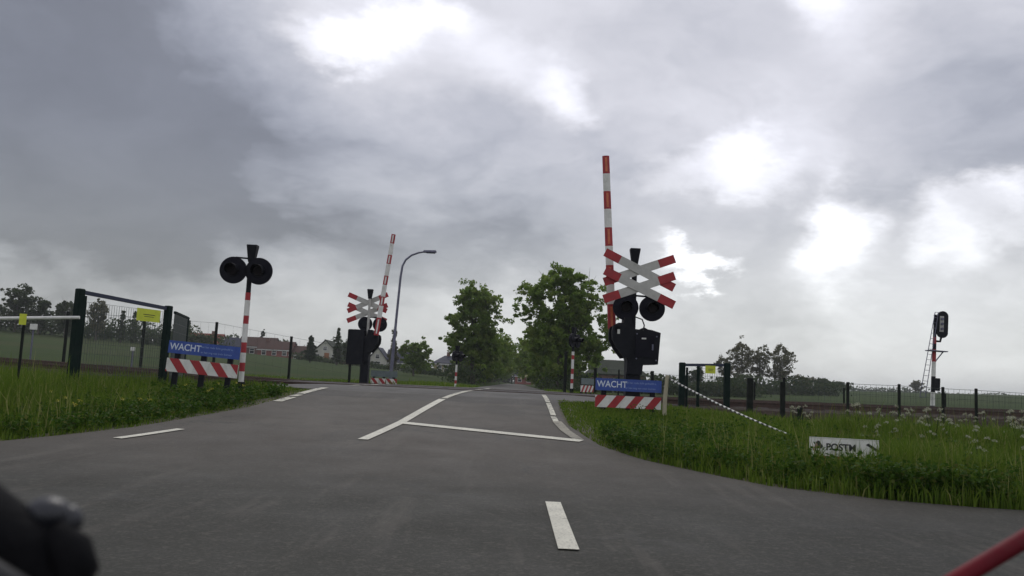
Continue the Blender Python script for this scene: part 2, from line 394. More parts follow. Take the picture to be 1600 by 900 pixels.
# tar-like repair patches and hairline cracks
patch = t.math('MULTIPLY', t.ramp(t.noise(t.vmath('MULTIPLY', v, (1, 0.45, 1)), 0.7, 5, 0.6), 0.56, 0.62), 0.42)
c = t.mix(patch, c, (0.034, 0.032, 0.027))
vor = t.node('ShaderNodeTexVoronoi', feature='DISTANCE_TO_EDGE'); vor.inputs['Scale'].default_value = 0.55
t.put(vor.inputs['Vector'], t.vmath('ADD', v, t.vmath('SCALE', t.noise(v, 1.5, 6, 0.7, col=True), scale=0.9)))
crack = t.math('MULTIPLY', t.ramp(vor.outputs[0], 0.030, 0.006), t.ramp(t.noise(v, 0.5, 2), 0.45, 0.62))
c = t.mix(t.math('MULTIPLY', crack, 0.8), c, (0.03, 0.03, 0.026))
stain = t.ramp(t.noise(t.vmath('MULTIPLY', v, (2.2, 0.22, 1)), 1.3, 6, 0.65), 0.52, 0.70)
c = t.mix(t.math('MULTIPLY', stain, 0.45), c, (0.085, 0.075, 0.062))
grit = t.ramp(t.noise(v, 16, 5, 0.75), 0.54, 0.64)
c = t.mix(t.math('MULTIPLY', grit, 0.38), c, (0.095, 0.088, 0.07))
# aggregate speckle
vs_ = t.node('ShaderNodeTexVoronoi'); vs_.inputs['Scale'].default_value = 70; t.put(vs_.inputs['Vector'], v)
c = t.mix(t.math('MULTIPLY', t.ramp(t.sep(vs_.outputs['Color'])[0], 0.55, 1.0), 0.22), c, (0.11, 0.105, 0.085))
t.put(b.inputs['Base Color'], c); b.inputs['Specular IOR Level'].default_value = 0.28
t.put(b.inputs['Roughness'], t.math('ADD', t.math('MULTIPLY', t.noise(v, 1.2, 4), 0.25), 0.62))
bn = t.node('ShaderNodeBump'); bn.inputs['Strength'].default_value = 0.5; bn.inputs['Distance'].default_value = 0.01
t.put(bn.inputs['Height'], t.noise(v, 60, 3, 0.7)); t.l.new(bn.outputs[0], b.inputs['Normal'])
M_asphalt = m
ys = [-12+i*0.4 for i in range(45)]; ys = [y for y in ys if y < 5.5]
y = 5.6
while y < 36: ys.append(y); y += 0.2 if 7.4 < y < 21 else 0.4
while y < 262: ys.append(y); y += 4
rows = [(y, edge_interp(XL, y), edge_interp(XR, y)) for y in ys]
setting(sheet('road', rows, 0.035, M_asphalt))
# gritty worn shoulder between asphalt and grass
M_dirt = mat('roadside_dirt', (0.10, 0.085, 0.055), (0.06, 0.055, 0.035), 3, 0.95, bump=0.8, dirt=((0.05, 0.075, 0.02), 2.5, 0.8))
setting(sheet('road_shoulder', [(y, a-0.35-0.1*math.sin(y*3), b_+0.35+0.12*math.sin(y*2.3)) for y, a, b_ in rows if 2 < y < 60], 0.018, M_dirt))

# road markings
def paint_mat(name, col, wear):
    m = bpy.data.materials.new(name); m.use_nodes = True; t = NT(m.node_tree); b = t.n['Principled BSDF']
    v = t.node('ShaderNodeTexCoord').outputs['Object']
    f = t.math('MAXIMUM', t.ramp(t.noise(v, 9, 7, 0.7), wear, wear+0.12), t.math('MULTIPLY', t.ramp(t.noise(v, 45, 3, 0.7), 0.5, 0.65), 0.45))
    c = t.mix(t.ramp(t.noise(v, 2.5, 4), 0.35, 0.7), col, tuple(q*0.8 for q in col))
    t.put(b.inputs['Base Color'], t.mix(f, c, (0.055, 0.05, 0.043))); b.inputs['Roughness'].default_value = 0.7
    return m
P_line = paint_mat('road_paint', (0.66, 0.64, 0.53), 0.60); P_worn = paint_mat('worn_road_paint', (0.62, 0.60, 0.48), 0.48)
def stripe(name, pts, wd, material, across=False):
    vs = []; fs = []; fine = []
    for (x0, y0), (x1, y1) in zip(pts, pts[1:]):
        n = max(1, int(math.hypot(x1-x0, y1-y0)/0.2))
        fine += [(x0+(x1-x0)*i/n, y0+(y1-y0)*i/n) for i in range(n)]
    fine.append(pts[-1])
    for i, (x, y) in enumerate(fine):
        a = fine[max(0, i-1)]; c_ = fine[min(len(fine)-1, i+1)]
        t_ = Vector((c_[0]-a[0], c_[1]-a[1], 0)).normalized(); n_ = Vector((-t_.y, t_.x, 0))*wd/2
        for k in range(3):
            q = Vector((x, y, 0))+n_*(k-1); vs.append((q.x, q.y, ground(q.x, q.y)+0.045))
    for i in range(len(fine)-1):
        for k in range(2): fs.append((i*3+k, i*3+k+1, (i+1)*3+k+1, (i+1)*3+k))
    me = bpy.data.meshes.new(name); me.from_pydata(vs, [], fs); me.materials.append(material); me.shade_smooth()
    o = bpy.data.objects.new(name, me); COL.objects.link(o); o['kind'] = 'structure'; return o
stripe('stop_line', [(-1.72, 13.22), (0.97, 12.13)], 0.23, P_line)
stripe('centre_line', [(-1.95, 11.25), (-1.72, 13.3), (-1.44, 17.2)], 0.14, P_line)
stripe('centre_line', [(-1.42, 17.4), (-1.19, 20.0), (-1.12, 22.6)], 0.13, P_worn)
stripe('centre_line', [(-1.12, 25.4), (-1.05, 27.0)], 0.13, P_worn); stripe('centre_line', [(-1.03, 29.3), (-0.9, 36)], 0.13, P_worn)
stripe('lane_dash', [(0.36, 5.15), (0.355, 7.15)], 0.125, P_line)
stripe('lane_dash', [(-4.72, 10.3), (-4.40, 11.42)], 0.13, P_line)
for ya, yb in ((15.3, 16.15), (16.35, 16.7), (16.9, 18.9)):
    stripe('edge_line', [(-4.22, ya), (-4.18, yb)], 0.17, P_worn)
stripe('edge_line', [(-4.1, 21.4), (-4.5, 31)], 0.14, P_worn)
for ya, yb in ((14.25, 15.0), (15.15, 17.4), (17.6, 20.6)):
    stripe('edge_line', [(0.69+0.02*(ya-17)**2/9, ya), (0.69, yb)], 0.095, P_worn)
P_grit = paint_mat('sandy_grit', (0.26, 0.24, 0.18), 0.52)
stripe('sandy_edge', [(0.72, 14.3), (0.80, 13.2), (0.93, 12.3)], 0.15, P_grit)

# ------------------------------------------------------------------ railway
def bed_z(x): return 0.58 + 0.028*min(25, max(0, -x-7)) + 0.010*min(20, max(0, x-3))
def bed(name, x0, x1, zt):
    m_ = MB(); n = 60; prof = [(19.9, -0.45), (20.9, 0.0), (23.9, 0.03), (26, -0.03), (28.1, 0.03), (31.2, 0.0), (32.2, -0.45)]
    for i in range(n+1):
        x = x0+(x1-x0)*i/n
        for y, dz_ in prof: m_.v.append((x, y+rnd.uniform(-.05, .05), zt(x)+dz_+rnd.uniform(-.015, .015)))
    k = m_.mi(M_ballast); q = len(prof)
    for i in range(n):
        for j in range(q-1): m_.f.append([i*q+j, i*q+j+1, (i+1)*q+j+1, (i+1)*q+j]); m_.m.append(k)
    return m_.obj(name)
setting(bed('ballast_bed', -140, -7.0, bed_z)); setting(bed('ballast_bed', 2.9, 170, bed_z))
def railsec(y, tilt=0):
    m_ = MB(); pr = [(-.07, 0), (.07, 0), (.07, .02), (.012, .04), (.012, .12), (.036, .13), (.036, .16), (-.036, .16), (-.036, .13), (-.012, .12), (-.012, .04), (-.07, .02)]
    xs = [-140, -90, -50, -30, -15, -7, 3, 13, 23, 80, 170]; k = m_.mi(M_rail); q = len(pr)
    for x in xs:
        for a, b_ in pr: m_.v.append((x, y+a, bed_z(x)+0.012+b_))
    for i in range(len(xs)-1):
        for j in range(q): m_.f.append([i*q+j, i*q+(j+1) % q, (i+1)*q+(j+1) % q, (i+1)*q+j]); m_.m.append(k)
    return m_
for cy, lab in ((23.9, 'nearer railway track crossing the road on concrete sleepers'), (28.1, 'farther railway track crossing the road on concrete sleepers')):
    tr = thing('railway_track', lab, 'railway track', (0, 0, 0), group='railway tracks')
    railsec(cy-0.75).obj('rail', tr); railsec(cy+0.75).obj('rail', tr)
    s_ = MB(); x = -60.0
    while x < 80:
        if not -7 < x < 3: s_.box((x, cy, bed_z(x)-0.03), (0.26, 2.5, 0.12), M_conc)
        x += 0.6
    so = s_.obj('sleeper', tr); so['kind'] = 'stuff'
# rubber and concrete deck panels between the rails where the road crosses
for yc, wy in ((23.9, 1.3), (28.1, 1.3), (26.0, 2.3)):
    for i in range(6):
        x = -6.1+1.6*i
        d_ = MB().box((0, 0, 0), (1.58, wy, 0.10), mat('crossing_panel', (0.075, 0.075, 0.077), (0.058, 0.059, 0.06), 3, 0.85, bump=0.4))
        o = d_.obj('crossing_panel', loc=(x, yc, 0.693)); o['kind'] = 'structure'

# ------------------------------------------------------------------ blades and leaves
def raw_mesh(name, co, loops, starts, tint, material, parent=None, smooth=False):
    me = bpy.data.meshes.new(name); nv = len(co)
    me.vertices.add(nv); me.vertices.foreach_set('co', co.astype(np.float32).ravel())
    me.loops.add(len(loops)); me.loops.foreach_set('vertex_index', loops.astype(np.int32))
    me.polygons.add(len(starts)); me.polygons.foreach_set('loop_start', starts.astype(np.int32))
    me.update(calc_edges=True)
    at = me.attributes.new('tint', 'FLOAT_VECTOR', 'POINT'); at.data.foreach_set('vector', tint.astype(np.float32).ravel())
    me.materials.append(material); me.validate()
    o = bpy.data.objects.new(name, me); COL.objects.link(o)
    if parent: o.parent = parent
    return o
def blades(name, pos, h, wd, material, lean=0.35, dry=None, parent=None):
    n = len(pos); a = rng.uniform(0, 2*np.pi, n); ln = rng.normal(0, lean, n)*h; la = rng.uniform(0, 2*np.pi, n)
    side = np.stack([np.cos(a), np.sin(a), np.zeros(n)], 1)*(wd/2)[:, None]
    ld = np.stack([np.cos(la), np.sin(la), np.zeros(n)], 1)
    up_ = np.array([0, 0, 1.0])
    p0 = pos-side; p1 = pos+side
    mid = pos+up_*(h*0.55)[:, None]+ld*(ln*0.30)[:, None]
    tip = pos+up_*(h*(1-0.25*np.minimum(1, np.abs(ln/h))))[:, None]+ld*ln[:, None]
    co = np.stack([p0, p1, mid+side*0.8, mid-side*0.8, tip], 1).reshape(-1, 3)
    base_ = np.arange(n)*5
    lp = np.stack([base_, base_+1, base_+2, base_+3, base_+3, base_+2, base_+4], 1).ravel()
    st = np.stack([np.arange(n)*7, np.arange(n)*7+4], 1).ravel()
    ti = np.zeros((n, 3)); ti[:, 0] = rng.uniform(0, 1, n); ti[:, 1] = (rng.uniform(0, 1, n) < 0.09)*rng.uniform(0.3, 1, n) if dry is None else dry
    return raw_mesh(name, co, lp, st, np.repeat(ti, 5, 0), material, parent)
def leafmesh(name, pos, size, material, parent=None, flat=0.0, tint=None):
    n = len(pos); u = rng.normal(size=(n, 3)); u[:, 2] *= (1-flat); u /= np.linalg.norm(u, axis=1)[:, None]
    v_ = rng.normal(size=(n, 3)); v_[:, 2] *= (1-flat); v_ -= u*(u*v_).sum(1)[:, None]; v_ /= np.linalg.norm(v_, axis=1)[:, None]
    s = (size*rng.uniform(0.6, 1.3, n))[:, None]
    co = np.stack([pos-u*s*0.5, pos+v_*s*0.32, pos+u*s*0.5, pos-v_*s*0.32], 1).reshape(-1, 3)
    lp = np.arange(n*4); st = np.arange(n)*4
    if tint is None:
        tint = np.zeros((n, 3)); tint[:, 0] = rng.uniform(0, 1, n); tint[:, 1] = (rng.uniform(0, 1, n) < 0.12)*rng.uniform(0.2, 1, n)
    return raw_mesh(name, co, lp, st, np.repeat(tint, 4, 0), material, parent)

XLn = np.array(XL); XRn = np.array(XR)
def xl_(y): return np.interp(y, XLn[:, 0], XLn[:, 1])
def xr_(y): return np.interp(y, XRn[:, 0], XRn[:, 1])
def patchnoise(x, y, s, seed=0.0):
    return (np.sin(x*s+seed)+np.sin(y*s*1.3+seed*2.1+x*s*0.6)+np.sin((x-y)*s*2.1+seed*0.7)*0.6+np.sin((x+y*1.7)*s*4.3)*0.35)/2.95
def scatter(n, x0, x1, y0, y1, keep, frustum=0.66):
    y = rng.uniform(y0, y1, n); x = rng.uniform(x0, x1, n)
    k = keep(x, y) & (np.abs(x) < frustum*y+1.2)
    return x[k], y[k]
def zz(x, y): return np.array([ground(a, b_) for a, b_ in zip(x, y)])
def verge(name, n, box, keep, hfun, wd, material, lean=0.3, dens_fall=True, label=''):
    x, y = scatter(n, *box, keep)
    p = patchnoise(x, y, 1.1, 2.0)
    k = rng.uniform(0, 1, len(x)) < 0.72+0.35*p
    x, y, p = x[k], y[k], p[k]
    h = hfun(x, y, p)*rng.uniform(0.45, 1.15, len(x))*np.where(rng.uniform(0, 1, len(x)) < 0.03, 1.45, 1.0); wdt = wd*rng.uniform(0.6, 1.3, len(x))*(0.6+y/22)
    dry = np.clip((rng.uniform(0, 1, len(x)) < 0.08+0.10*np.clip(patchnoise(x, y, 0.6, 5), 0, 1))*rng.uniform(0.2, 1, len(x)), 0, 1)
    o = blades(name, np.stack([x, y, zz(x, y)], 1), h, wdt, material, lean, dry); tag(o, label, 'grass', kind='stuff'); return o
# right verge: lush and tall
def edge_r(x, y): return x - xr_(y)
def xr_front(x):   # y of the asphalt edge at a given x on the right branch
    return np.interp(x, [0.8, 0.86, 1.2, 1.6, 2.7, 3.75, 4.9, 9, 60], [18.0, 14.1, 11.8, 10.7, 9.0, 8.35, 8.1, 7.85, 7.6])
ok_r = lambda x, y: (x > 0.9) & (y > xr_front(x)+0.02) & (y < 19.3) & ~((y > 18.4) & (x < 2.9))
def h_r(x, y, p):
    d = y-xr_front(x); near = 1-np.exp(-np.maximum(d, 0)/0.5)
    tall = 0.13+0.30*np.clip((x-1.2)/2.0, 0, 1)
    tall = tall*np.where((y > 12.2) & (x < 5.0), 0.36, np.where(y > 14.5, 0.55, 1.0))*(1+0.30*patchnoise(x, y, 2.6, 9))*np.where((np.abs(x-4.03) < 0.5) & (y > 9.6) & (y < 10.55), 0.72, 1.0)
    return np.maximum(0.07, tall*(0.45+0.55*near)*(1+0.30*p))
verge('verge_grass', 210000, (0.9, 14, 7.8, 19.4), ok_r, h_r, 0.014, F_grass, 0.38, label='tall lush grass on the verge right of the road, in front of the fence')
ok_l = lambda x, y: (x < xl_(y)-0.02) & (y > 5) & (y < 19.6) & ~((x > -7.3) & (y > 19.1))
def h_l(x, y, p):
    d = xl_(y)-x
    return np.maximum(0.05, (0.07+0.27*np.clip(d/1.4, 0, 1)+0.12*np.clip((d-1.5)/2, 0, 1))*(1+0.35*p)*np.interp(y, [11.5, 14.0], [1, 0.5])*np.interp(x, [-9.0, -7.4, -6.6], [2.6, 2.1, 1.1]))
verge('verge_grass', 120000, (-14, -4.2, 6, 19.7), ok_l, h_l, 0.013, F_grass, 0.38, label='grass with weeds on the verge left of the road, below the wire gate')
# far verges past the crossing
ok_f = lambda x, y: ((x < np.interp(y, [31, 32, 34, 90], [-6.9, -5.0, -2.6, -2.5])) | (x > np.interp(y, [31, 32.5, 90], [3.2, 2.1, 2.0]))) & (y > 32.3)
verge('verge_grass', 60000, (-22, 22, 32.2, 62), ok_f, lambda x, y, p: 0.20*(1+0.5*p), 0.020, F_grass, 0.4, label='green grass on the field edges beyond the railway tracks')

def stalks(n, box, keep, label):
    x, y = scatter(n, *box, keep); k = rng.uniform(0, 1, len(x)) < np.clip(0.15+0.6*patchnoise(x, y, 1.7, 4), 0.03, 1); x, y = x[k], y[k]
    o = blades('dry_stalks', np.stack([x, y, zz(x, y)], 1), rng.uniform(0.35, 0.72, len(x)), np.full(len(x), 0.010), F_grass, 0.22, dry=rng.uniform(0.6, 1, len(x))); tag(o, label, 'grass stalks', kind='stuff')
stalks(5000, (0.9, 14, 7.8, 17), lambda x, y: ok_r(x, y) & (y > xr_front(x)+0.5) & ~((y > 12.4) & (x < 5.2)), 'pale dry stalks standing above the right verge grass')
stalks(5000, (-12, -4.6, 7, 15), lambda x, y: ok_l(x, y) & (x < xl_(y)-0.5) & ((y < 12.8) | (x < -8.6)), 'pale dry stalks standing above the left verge grass')
# broad-leaved weeds hugging the verges
def weeds(name, n, region, label, size=0.06, hmax=0.3):
    P_ = []
    while len(P_) < n:
        x, y = region(); z = ground(x, y); r_ = rnd.uniform(0.05, 0.16); hh = rnd.uniform(0.12, hmax)
        for _ in range(26):
            a = rnd.uniform(0, 6.28); q = rnd.uniform(0, 1)
            P_.append((x+math.cos(a)*r_*q, y+math.sin(a)*r_*q, z+0.02+hh*rnd.uniform(0.1, 1)))
    o = leafmesh(name, np.array(P_), size, F_weed, flat=0.35); tag(o, label, 'weeds', kind='stuff'); return o
def reg_r():
    x = rnd.choice([rnd.uniform(1.3, 6), rnd.uniform(2.5, 11)]); f = float(xr_front(x)); y = f+0.25+abs(rnd.gauss(0.3, 2.0 if x > 2 else 0.6))
    return (x, y) if not (3.5 < x < 4.7 and 9.3 < y < 10.7) else (x, f+0.3)
def reg_l():
    y = rnd.uniform(8, 17); return float(xl_(y))-0.15-abs(rnd.gauss(0, 1.2)), y
weeds('broadleaf_weeds', 26000, reg_r, 'dark broad-leaved weeds along the right road edge', 0.055, 0.40)
weeds('broadleaf_weeds', 16000, reg_l, 'dark broad-leaved weeds along the left road edge', 0.055, 0.26)

# cow parsley: stem, umbels, leaves
def parsley_proto(k):
    rr = random.Random(k); t_ = thing('cow_parsley', '', 'wildflower', group='cow parsley on the right verge')
    m_ = MB(); U_p = []; tops = []
    for i in range(rr.randint(5, 8)):
        a = rr.uniform(0, 6.28); r_ = rr.uniform(0.06, 0.30); h = rr.uniform(0.40, 0.80)
        tip = (math.cos(a)*r_, math.sin(a)*r_, h)
        m_.tube([(0, 0, 0), (tip[0]*0.35, tip[1]*0.35, h*0.55), tip], [0.006, 0.004, 0.003], F_weed, 5); tops.append(tip)
    m_.obj('stem', t_)
    for tp in tops:
        pts = []
        for _ in range(34):
            a = rr.uniform(0, 6.28); q = math.sqrt(rr.uniform(0, 1))*rr.uniform(0.035, 0.06)
            pts.append((tp[0]+math.cos(a)*q*0.9, tp[1]+math.sin(a)*q, tp[2]+0.02-q*q*9+rr.gauss(0, 0.010)))
        leafmesh('umbel', np.array(pts), 0.026, F_white, t_, flat=0.2)
    pts = [(rr.gauss(0, 0.10), rr.gauss(0, 0.10), rr.uniform(0.04, 0.42)) for _ in range(90)]
    leafmesh('leaves', np.array(pts), 0.05, F_weed, t_, flat=0.4)
    return t_
protos = [parsley_proto(k) for k in (1, 2, 3)]
spots = [(5.05, 12.2), (5.45, 12.6), (5.25, 13.1), (6.3, 14.6), (5.75, 11.9), (6.0, 12.3), (6.35, 12.7), (6.1, 11.3), (7.2, 12.3), (7.0, 11.6), (7.45, 12.9),
         (7.7, 13.2), (6.6, 11.0), (6.9, 13.8), (4.9, 15.0), (5.2, 15.6), (6.8, 14.9), (7.6, 14.4), (8.1, 13.6), (5.6, 10.4), (8.3, 15.2), (6.15, 13.4)]
for i, (x, y) in enumerate(spots):
    lab = 'white-flowering cow parsley plant in the tall grass of the right verge'
    if i < 3: o = protos[i]; o.location = (x, y, ground(x, y)); o['label'] = lab
    else: o = dup(protos[i % 3], (x, y, ground(x, y)), rnd.uniform(0, 6.28), lab)
    s = rnd.uniform(0.6, 0.92); o.scale = (s, s, s)

# yellow flowers on the left verge
def yellow_proto():
    t_ = thing('yellow_flower', '', 'wildflower', group='yellow flowers on the left verge')
    MB().tube([(0, 0, 0), (0.01, 0, 0.2), (0.03, 0.01, 0.34)], [0.004, 0.004, 0.003], F_weed, 5).obj('stem', t_)
    leafmesh('petals', rng.normal(0, 0.012, (18, 3))+np.array([0.03, 0.01, 0.35]), 0.019, F_yellow, t_)
    leafmesh('leaves', rng.normal(0, 0.05, (16, 3))*np.array([1, 1, .6])+np.array([0, 0, 0.09]), 0.07, F_weed, t_)
    return t_
yp = yellow_proto()
ysp = [(-5.6, 10.9), (-5.9, 11.6), (-5.75, 11.2), (-6.25, 12.0), (-6.2, 11.7), (-5.35, 12.2), (-5.3, 12.4), (-5.45, 12.0), (-4.95, 13.9), (-5.05, 14.2), (-5.6, 14.6), (-5.25, 15.2), (-4.95, 15.3), (-4.8, 15.1), (-6.8, 12.6)]
for i, (x, y) in enumerate(ysp):
    lab = 'small yellow flower in the grass of the left verge'
    if i == 0: yp.location = (x, y, ground(x, y)); yp['label'] = lab
    else: dup(yp, (x, y, ground(x, y)-rnd.uniform(0, 0.05)), rnd.uniform(0, 6), lab)

# ------------------------------------------------------------------ level crossing furniture
def striped_pole(m_, x, y, z0, z1, r, start, seq, band):
    z = z0; k = start
    pts = [(x, y, z0)]; ms = []
    while z < z1-1e-4:
        z = min(z1, z+band[k % len(band)]); pts.append((x, y, z)); ms.append(seq[k % len(seq)]); k += 1
    m_.tube(pts, r, ms[0], 16, ms)
def lamp_pair(parent, cx, z, y, sep_=0.54, r=0.262):
    for sx_ in (-1, 1):
        zc = z-0.02*sx_*0
        m_ = MB(); ring = [(cx+sx_*sep_/2+r*math.cos(a), zc+r*math.sin(a)) for a in [2*math.pi*i/36 for i in range(36)]]
        m_.prism(ring, y-0.03, y+0.03, M_blackmatte)
        d = m_.obj('lamp_disc', parent, smooth=40)
        c = (cx+sx_*sep_/2, y, zc)
        MB().tube([(c[0], y+0.10, zc), (c[0], y-0.035, zc), (c[0], y-0.05, zc)], [0.11, 0.12, 0.115], M_black, 20).obj('lamp_housing', d, smooth=40)
        MB().tube([(c[0], y-0.052, zc), (c[0], y-0.066, zc)], [0.10, 0.085], M_lens, 20).obj('lens', d, smooth=40)
        hd = MB(); n = 14; vs = []; fs = []
        for i in range(n+1):
            a = math.pi*(-0.12+1.24*i/n)
            for (rr_, yy_) in ((0.125, y-0.04), (0.118, y-0.20-0.05*math.sin(a))): 
                vs.append((c[0]+rr_*math.cos(a), yy_, zc+rr_*math.sin(a)))
            for (rr_, yy_) in ((0.119, y-0.04), (0.112, y-0.20-0.05*math.sin(a))): 
                vs.append((c[0]+rr_*math.cos(a), yy_, zc+rr_*math.sin(a)))
        for i in range(n):
            a_ = i*4; fs += [(a_, a_+1, a_+5, a_+4), (a_+2, a_+6, a_+7, a_+3), (a_+1, a_+3, a_+7, a_+5)]
        hd.add(vs, fs, M_black); hd.obj('hood', d, smooth=50)
def fin(parent, x, y, z0, z1, wb, wt):
    m_ = MB(); vs = []
    for z, ww in ((z0, wb), (z0+(z1-z0)*0.93, wt), (z1, wt*0.96)):
        vs += [(x-ww/2, y-ww/2*0.8, z), (x+ww/2, y-ww/2*0.8, z), (x+ww/2, y+ww/2*0.8, z), (x-ww/2, y+ww/2*0.8, z)]
    fs = [(3, 2, 1, 0), (8, 9, 10, 11)]
    for r_ in (0, 4):
        for i in range(4): j = (i+1) % 4; fs.append((r_+i, r_+j, r_+4+j, r_+4+i))
    m_.add(vs, fs, M_black); m_.obj('bell', parent)

def boom_mesh(near):
    """boom with its foot at the origin, standing along z"""
    m_ = MB(); L = 3.72
    if near: bands = [0.39, 0.385, 0.385, 0.40, 0.40, 0.41, 0.41, 0.42, 0.52]
    else: bands = [0.34, 0.43, 0.33, 0.44, 0.33, 0.44, 0.33, 0.44, 0.64]
    z = L; zs = [z]; ms = []
    for i, b_ in enumerate(bands):
        z = max(0, z-b_); zs.append(z); ms.append(M_red if i % 2 == 0 else M_white)
    zs = zs[::-1]; ms = ms[::-1]
    for i in range(len(zs)-1):
        wa = 0.092-0.006*(zs[i]/L)*2; wb = 0.092-0.006*(zs[i+1]/L)*2
        for zl, zh, wl, wh in ((zs[i], zs[i+1], wa, wb),):
            r8 = lambda ww: [(math.cos(a)*ww, math.sin(a)*0.045) for a in [math.pi/8+math.pi/4*k for k in range(8)]]
            A, B = r8(wl), r8(wh)
            vs = [(x, y, zl) for x, y in A]+[(x, y, zh) for x, y in B]
            fs = [[k, (k+1) % 8, 8+(k+1) % 8, 8+k] for k in range(8)]
            if i == len(zs)-2: fs.append([8+k for k in range(8)])
            if i == 0: fs.append([7-k for k in range(8)])
            m_.add(vs, fs, ms[i])
    o = m_.obj('boom', None)
    for i in range(len(zs)-1):
        if ms[i] is M_red:
            for sy_ in (-1, 1):
                MB().box((0.0, sy_*0.0445, (zs[i]+zs[i+1])/2), (0.05, 0.008, (zs[i+1]-zs[i])*0.8), M_orange if near else M_white).obj('reflector_strip', o)
    return o

def barrier(label, loc, rz, lean, near, zpost=3.05):
    """z is measured from the ground; the road user sees the -y side"""
    t_ = thing('level_crossing_barrier', label, 'railway barrier', loc, rz, 'barriers with double crosses beside the road')
    # pedestal and mast
    MB().box((0.02, 0, 0.40), (0.30, 0.36, 0.9), M_black, bev=0.03).obj('pedestal', t_)
    MB().box((0.0, 0, -0.15), (0.6, 0.6, 0.26), M_conc, bev=0.03).obj('footing', t_)
    MB().tube([(0, 0, 1.5), (0, 0, zpost)], [0.06, 0.055] if near else [0.05, 0.045], M_black if near else M_crosswhite, 14).obj('mast', t_, smooth=40)
    if not near: MB().box((0.36, 0.0, 1.28), (0.62, 0.56, 1.26), M_black, bev=0.03).obj('control_cabinet', t_)
    fin(t_, 0.0, 0.0, zpost-0.02, zpost+0.33, 0.12, 0.21)
    MB().prism([(-0.12, 0.78), (0.18, 0.78), (0.20, 0.98), (0.50, 1.00), (0.54, 1.64), (0.36, 1.69), (0.28, 1.70), (0.2, 1.74), (0.10, 1.69), (-0.02, 1.70), (-0.05, 1.92), (-0.20, 1.92), (-0.24, 1.35), (-0.12, 1.05)], -0.24, 0.24, M_black).obj('motor_housing', t_)
    MB().box((0.22, -0.244, 1.35), (0.38, 0.02, 0.44), M_blackmatte).obj('inspection_hatch', t_)
    MB().box((0.20, -0.26, 1.51), (0.09, 0.012, 0.03), M_white).obj('label_plate', t_)
    MB().tube([(0.06, -0.05, 1.95), (0.16, -0.20, 1.90), (0.20, -0.25, 1.78), (0.18, -0.24, 1.66)], 0.014, M_rubber2, 8).obj('cable', t_)
    MB().box((0.38, -0.262, 1.34), (0.03, 0.03, 0.12), M_galv).obj('hatch_handle', t_)
    for bx_, bz_ in ((0.46, 1.08), (0.46, 1.56), (0.06, 1.10), (0.06, 1.60)):
        MB().tube([(bx_, -0.24, bz_), (bx_, -0.256, bz_)], 0.016, M_galv, 6).obj('bolt', t_)
    # curved drive arm that carries the boom
    arm = [(-0.46, 1.62), (-0.44, 1.74), (-0.34, 1.80), (-0.22, 1.80), (-0.12, 1.66), (-0.06, 1.40), (-0.10, 1.12), (-0.20, 1.10), (-0.36, 1.30), (-0.45, 1.46)]
    MB().prism(arm, 0.25, 0.37, M_black).obj('drive_arm', t_)
    MB().prism([(a*1.0, c_) for a, c_ in arm], -0.37, -0.25, M_black).obj('drive_arm', t_)
    MB().tube([(-0.34, -0.37, 1.66), (-0.34, 0.37, 1.66)], 0.06, M_black, 12).obj('pivot', t_, smooth=40)
    MB().box((-0.33, -0.378, 1.62), (0.05, 0.012, 0.09), M_white).obj('label_plate', t_)
    bo = boom_mesh(near); bo.parent = t_; bo.location = (-0.38, 0.40, 1.72); bo.rotation_euler = (0, lean, 0)
    # lamps
    lamp_pair(t_, 0.10 if near else -0.14, 2.14, -0.10)
    MB().bar((-0.14 if near else -0.40, -0.07, 2.40), (0.34 if near else 0.12, -0.07, 2.38), 0.035, 0.03, M_black).obj('lamp_bracket', t_)
    MB().box((0.02, -0.07, 2.02), (0.05, 0.05, 0.1), M_yellow).obj('cable_tag', t_)
    # double St Andrew's cross, four boards
    def board(x0, z0, x1, z1, y):
        a, b_ = Vector((x0, y, z0)), Vector((x1, y, z1)); d = (b_-a); L = d.length; u = d/L
        c1, c2 = a+u*0.345, b_-u*0.345
        m_ = MB(); m_.bar(a, c1, 0.175, 0.02, M_red); m_.bar(c1, c2, 0.175, 0.02, M_crosswhite); m_.bar(c2, b_, 0.175, 0.02, M_red)
        m_.obj('cross_board', t_)
    cx, zu, zl = 0.09, 2.92, 2.56
    hx, hz = 0.72, 0.295
    board(cx-hx, zu-hz+0.02, cx+hx, zu+hz-0.02, -0.085); board(cx-hx, zu+hz+0.05, cx+hx, zu-hz-0.04, -0.110)
    board(cx-hx, zl-hz+0.02, cx+hx, zl+hz-0.02, -0.135); board(cx-hx, zl+hz+0.02, cx+hx, zl-hz-0.04, -0.160)
    return t_
barrier('big open striped barrier with double cross, right of the road behind the blue sign', (2.36, 17.5, 0.50), 0, R(-4.0), True)
barrier('smaller open striped barrier with double cross, left of the road beyond the tracks', (-5.45, 31, 0.74), math.pi, R(-6.2), False, 3.08)

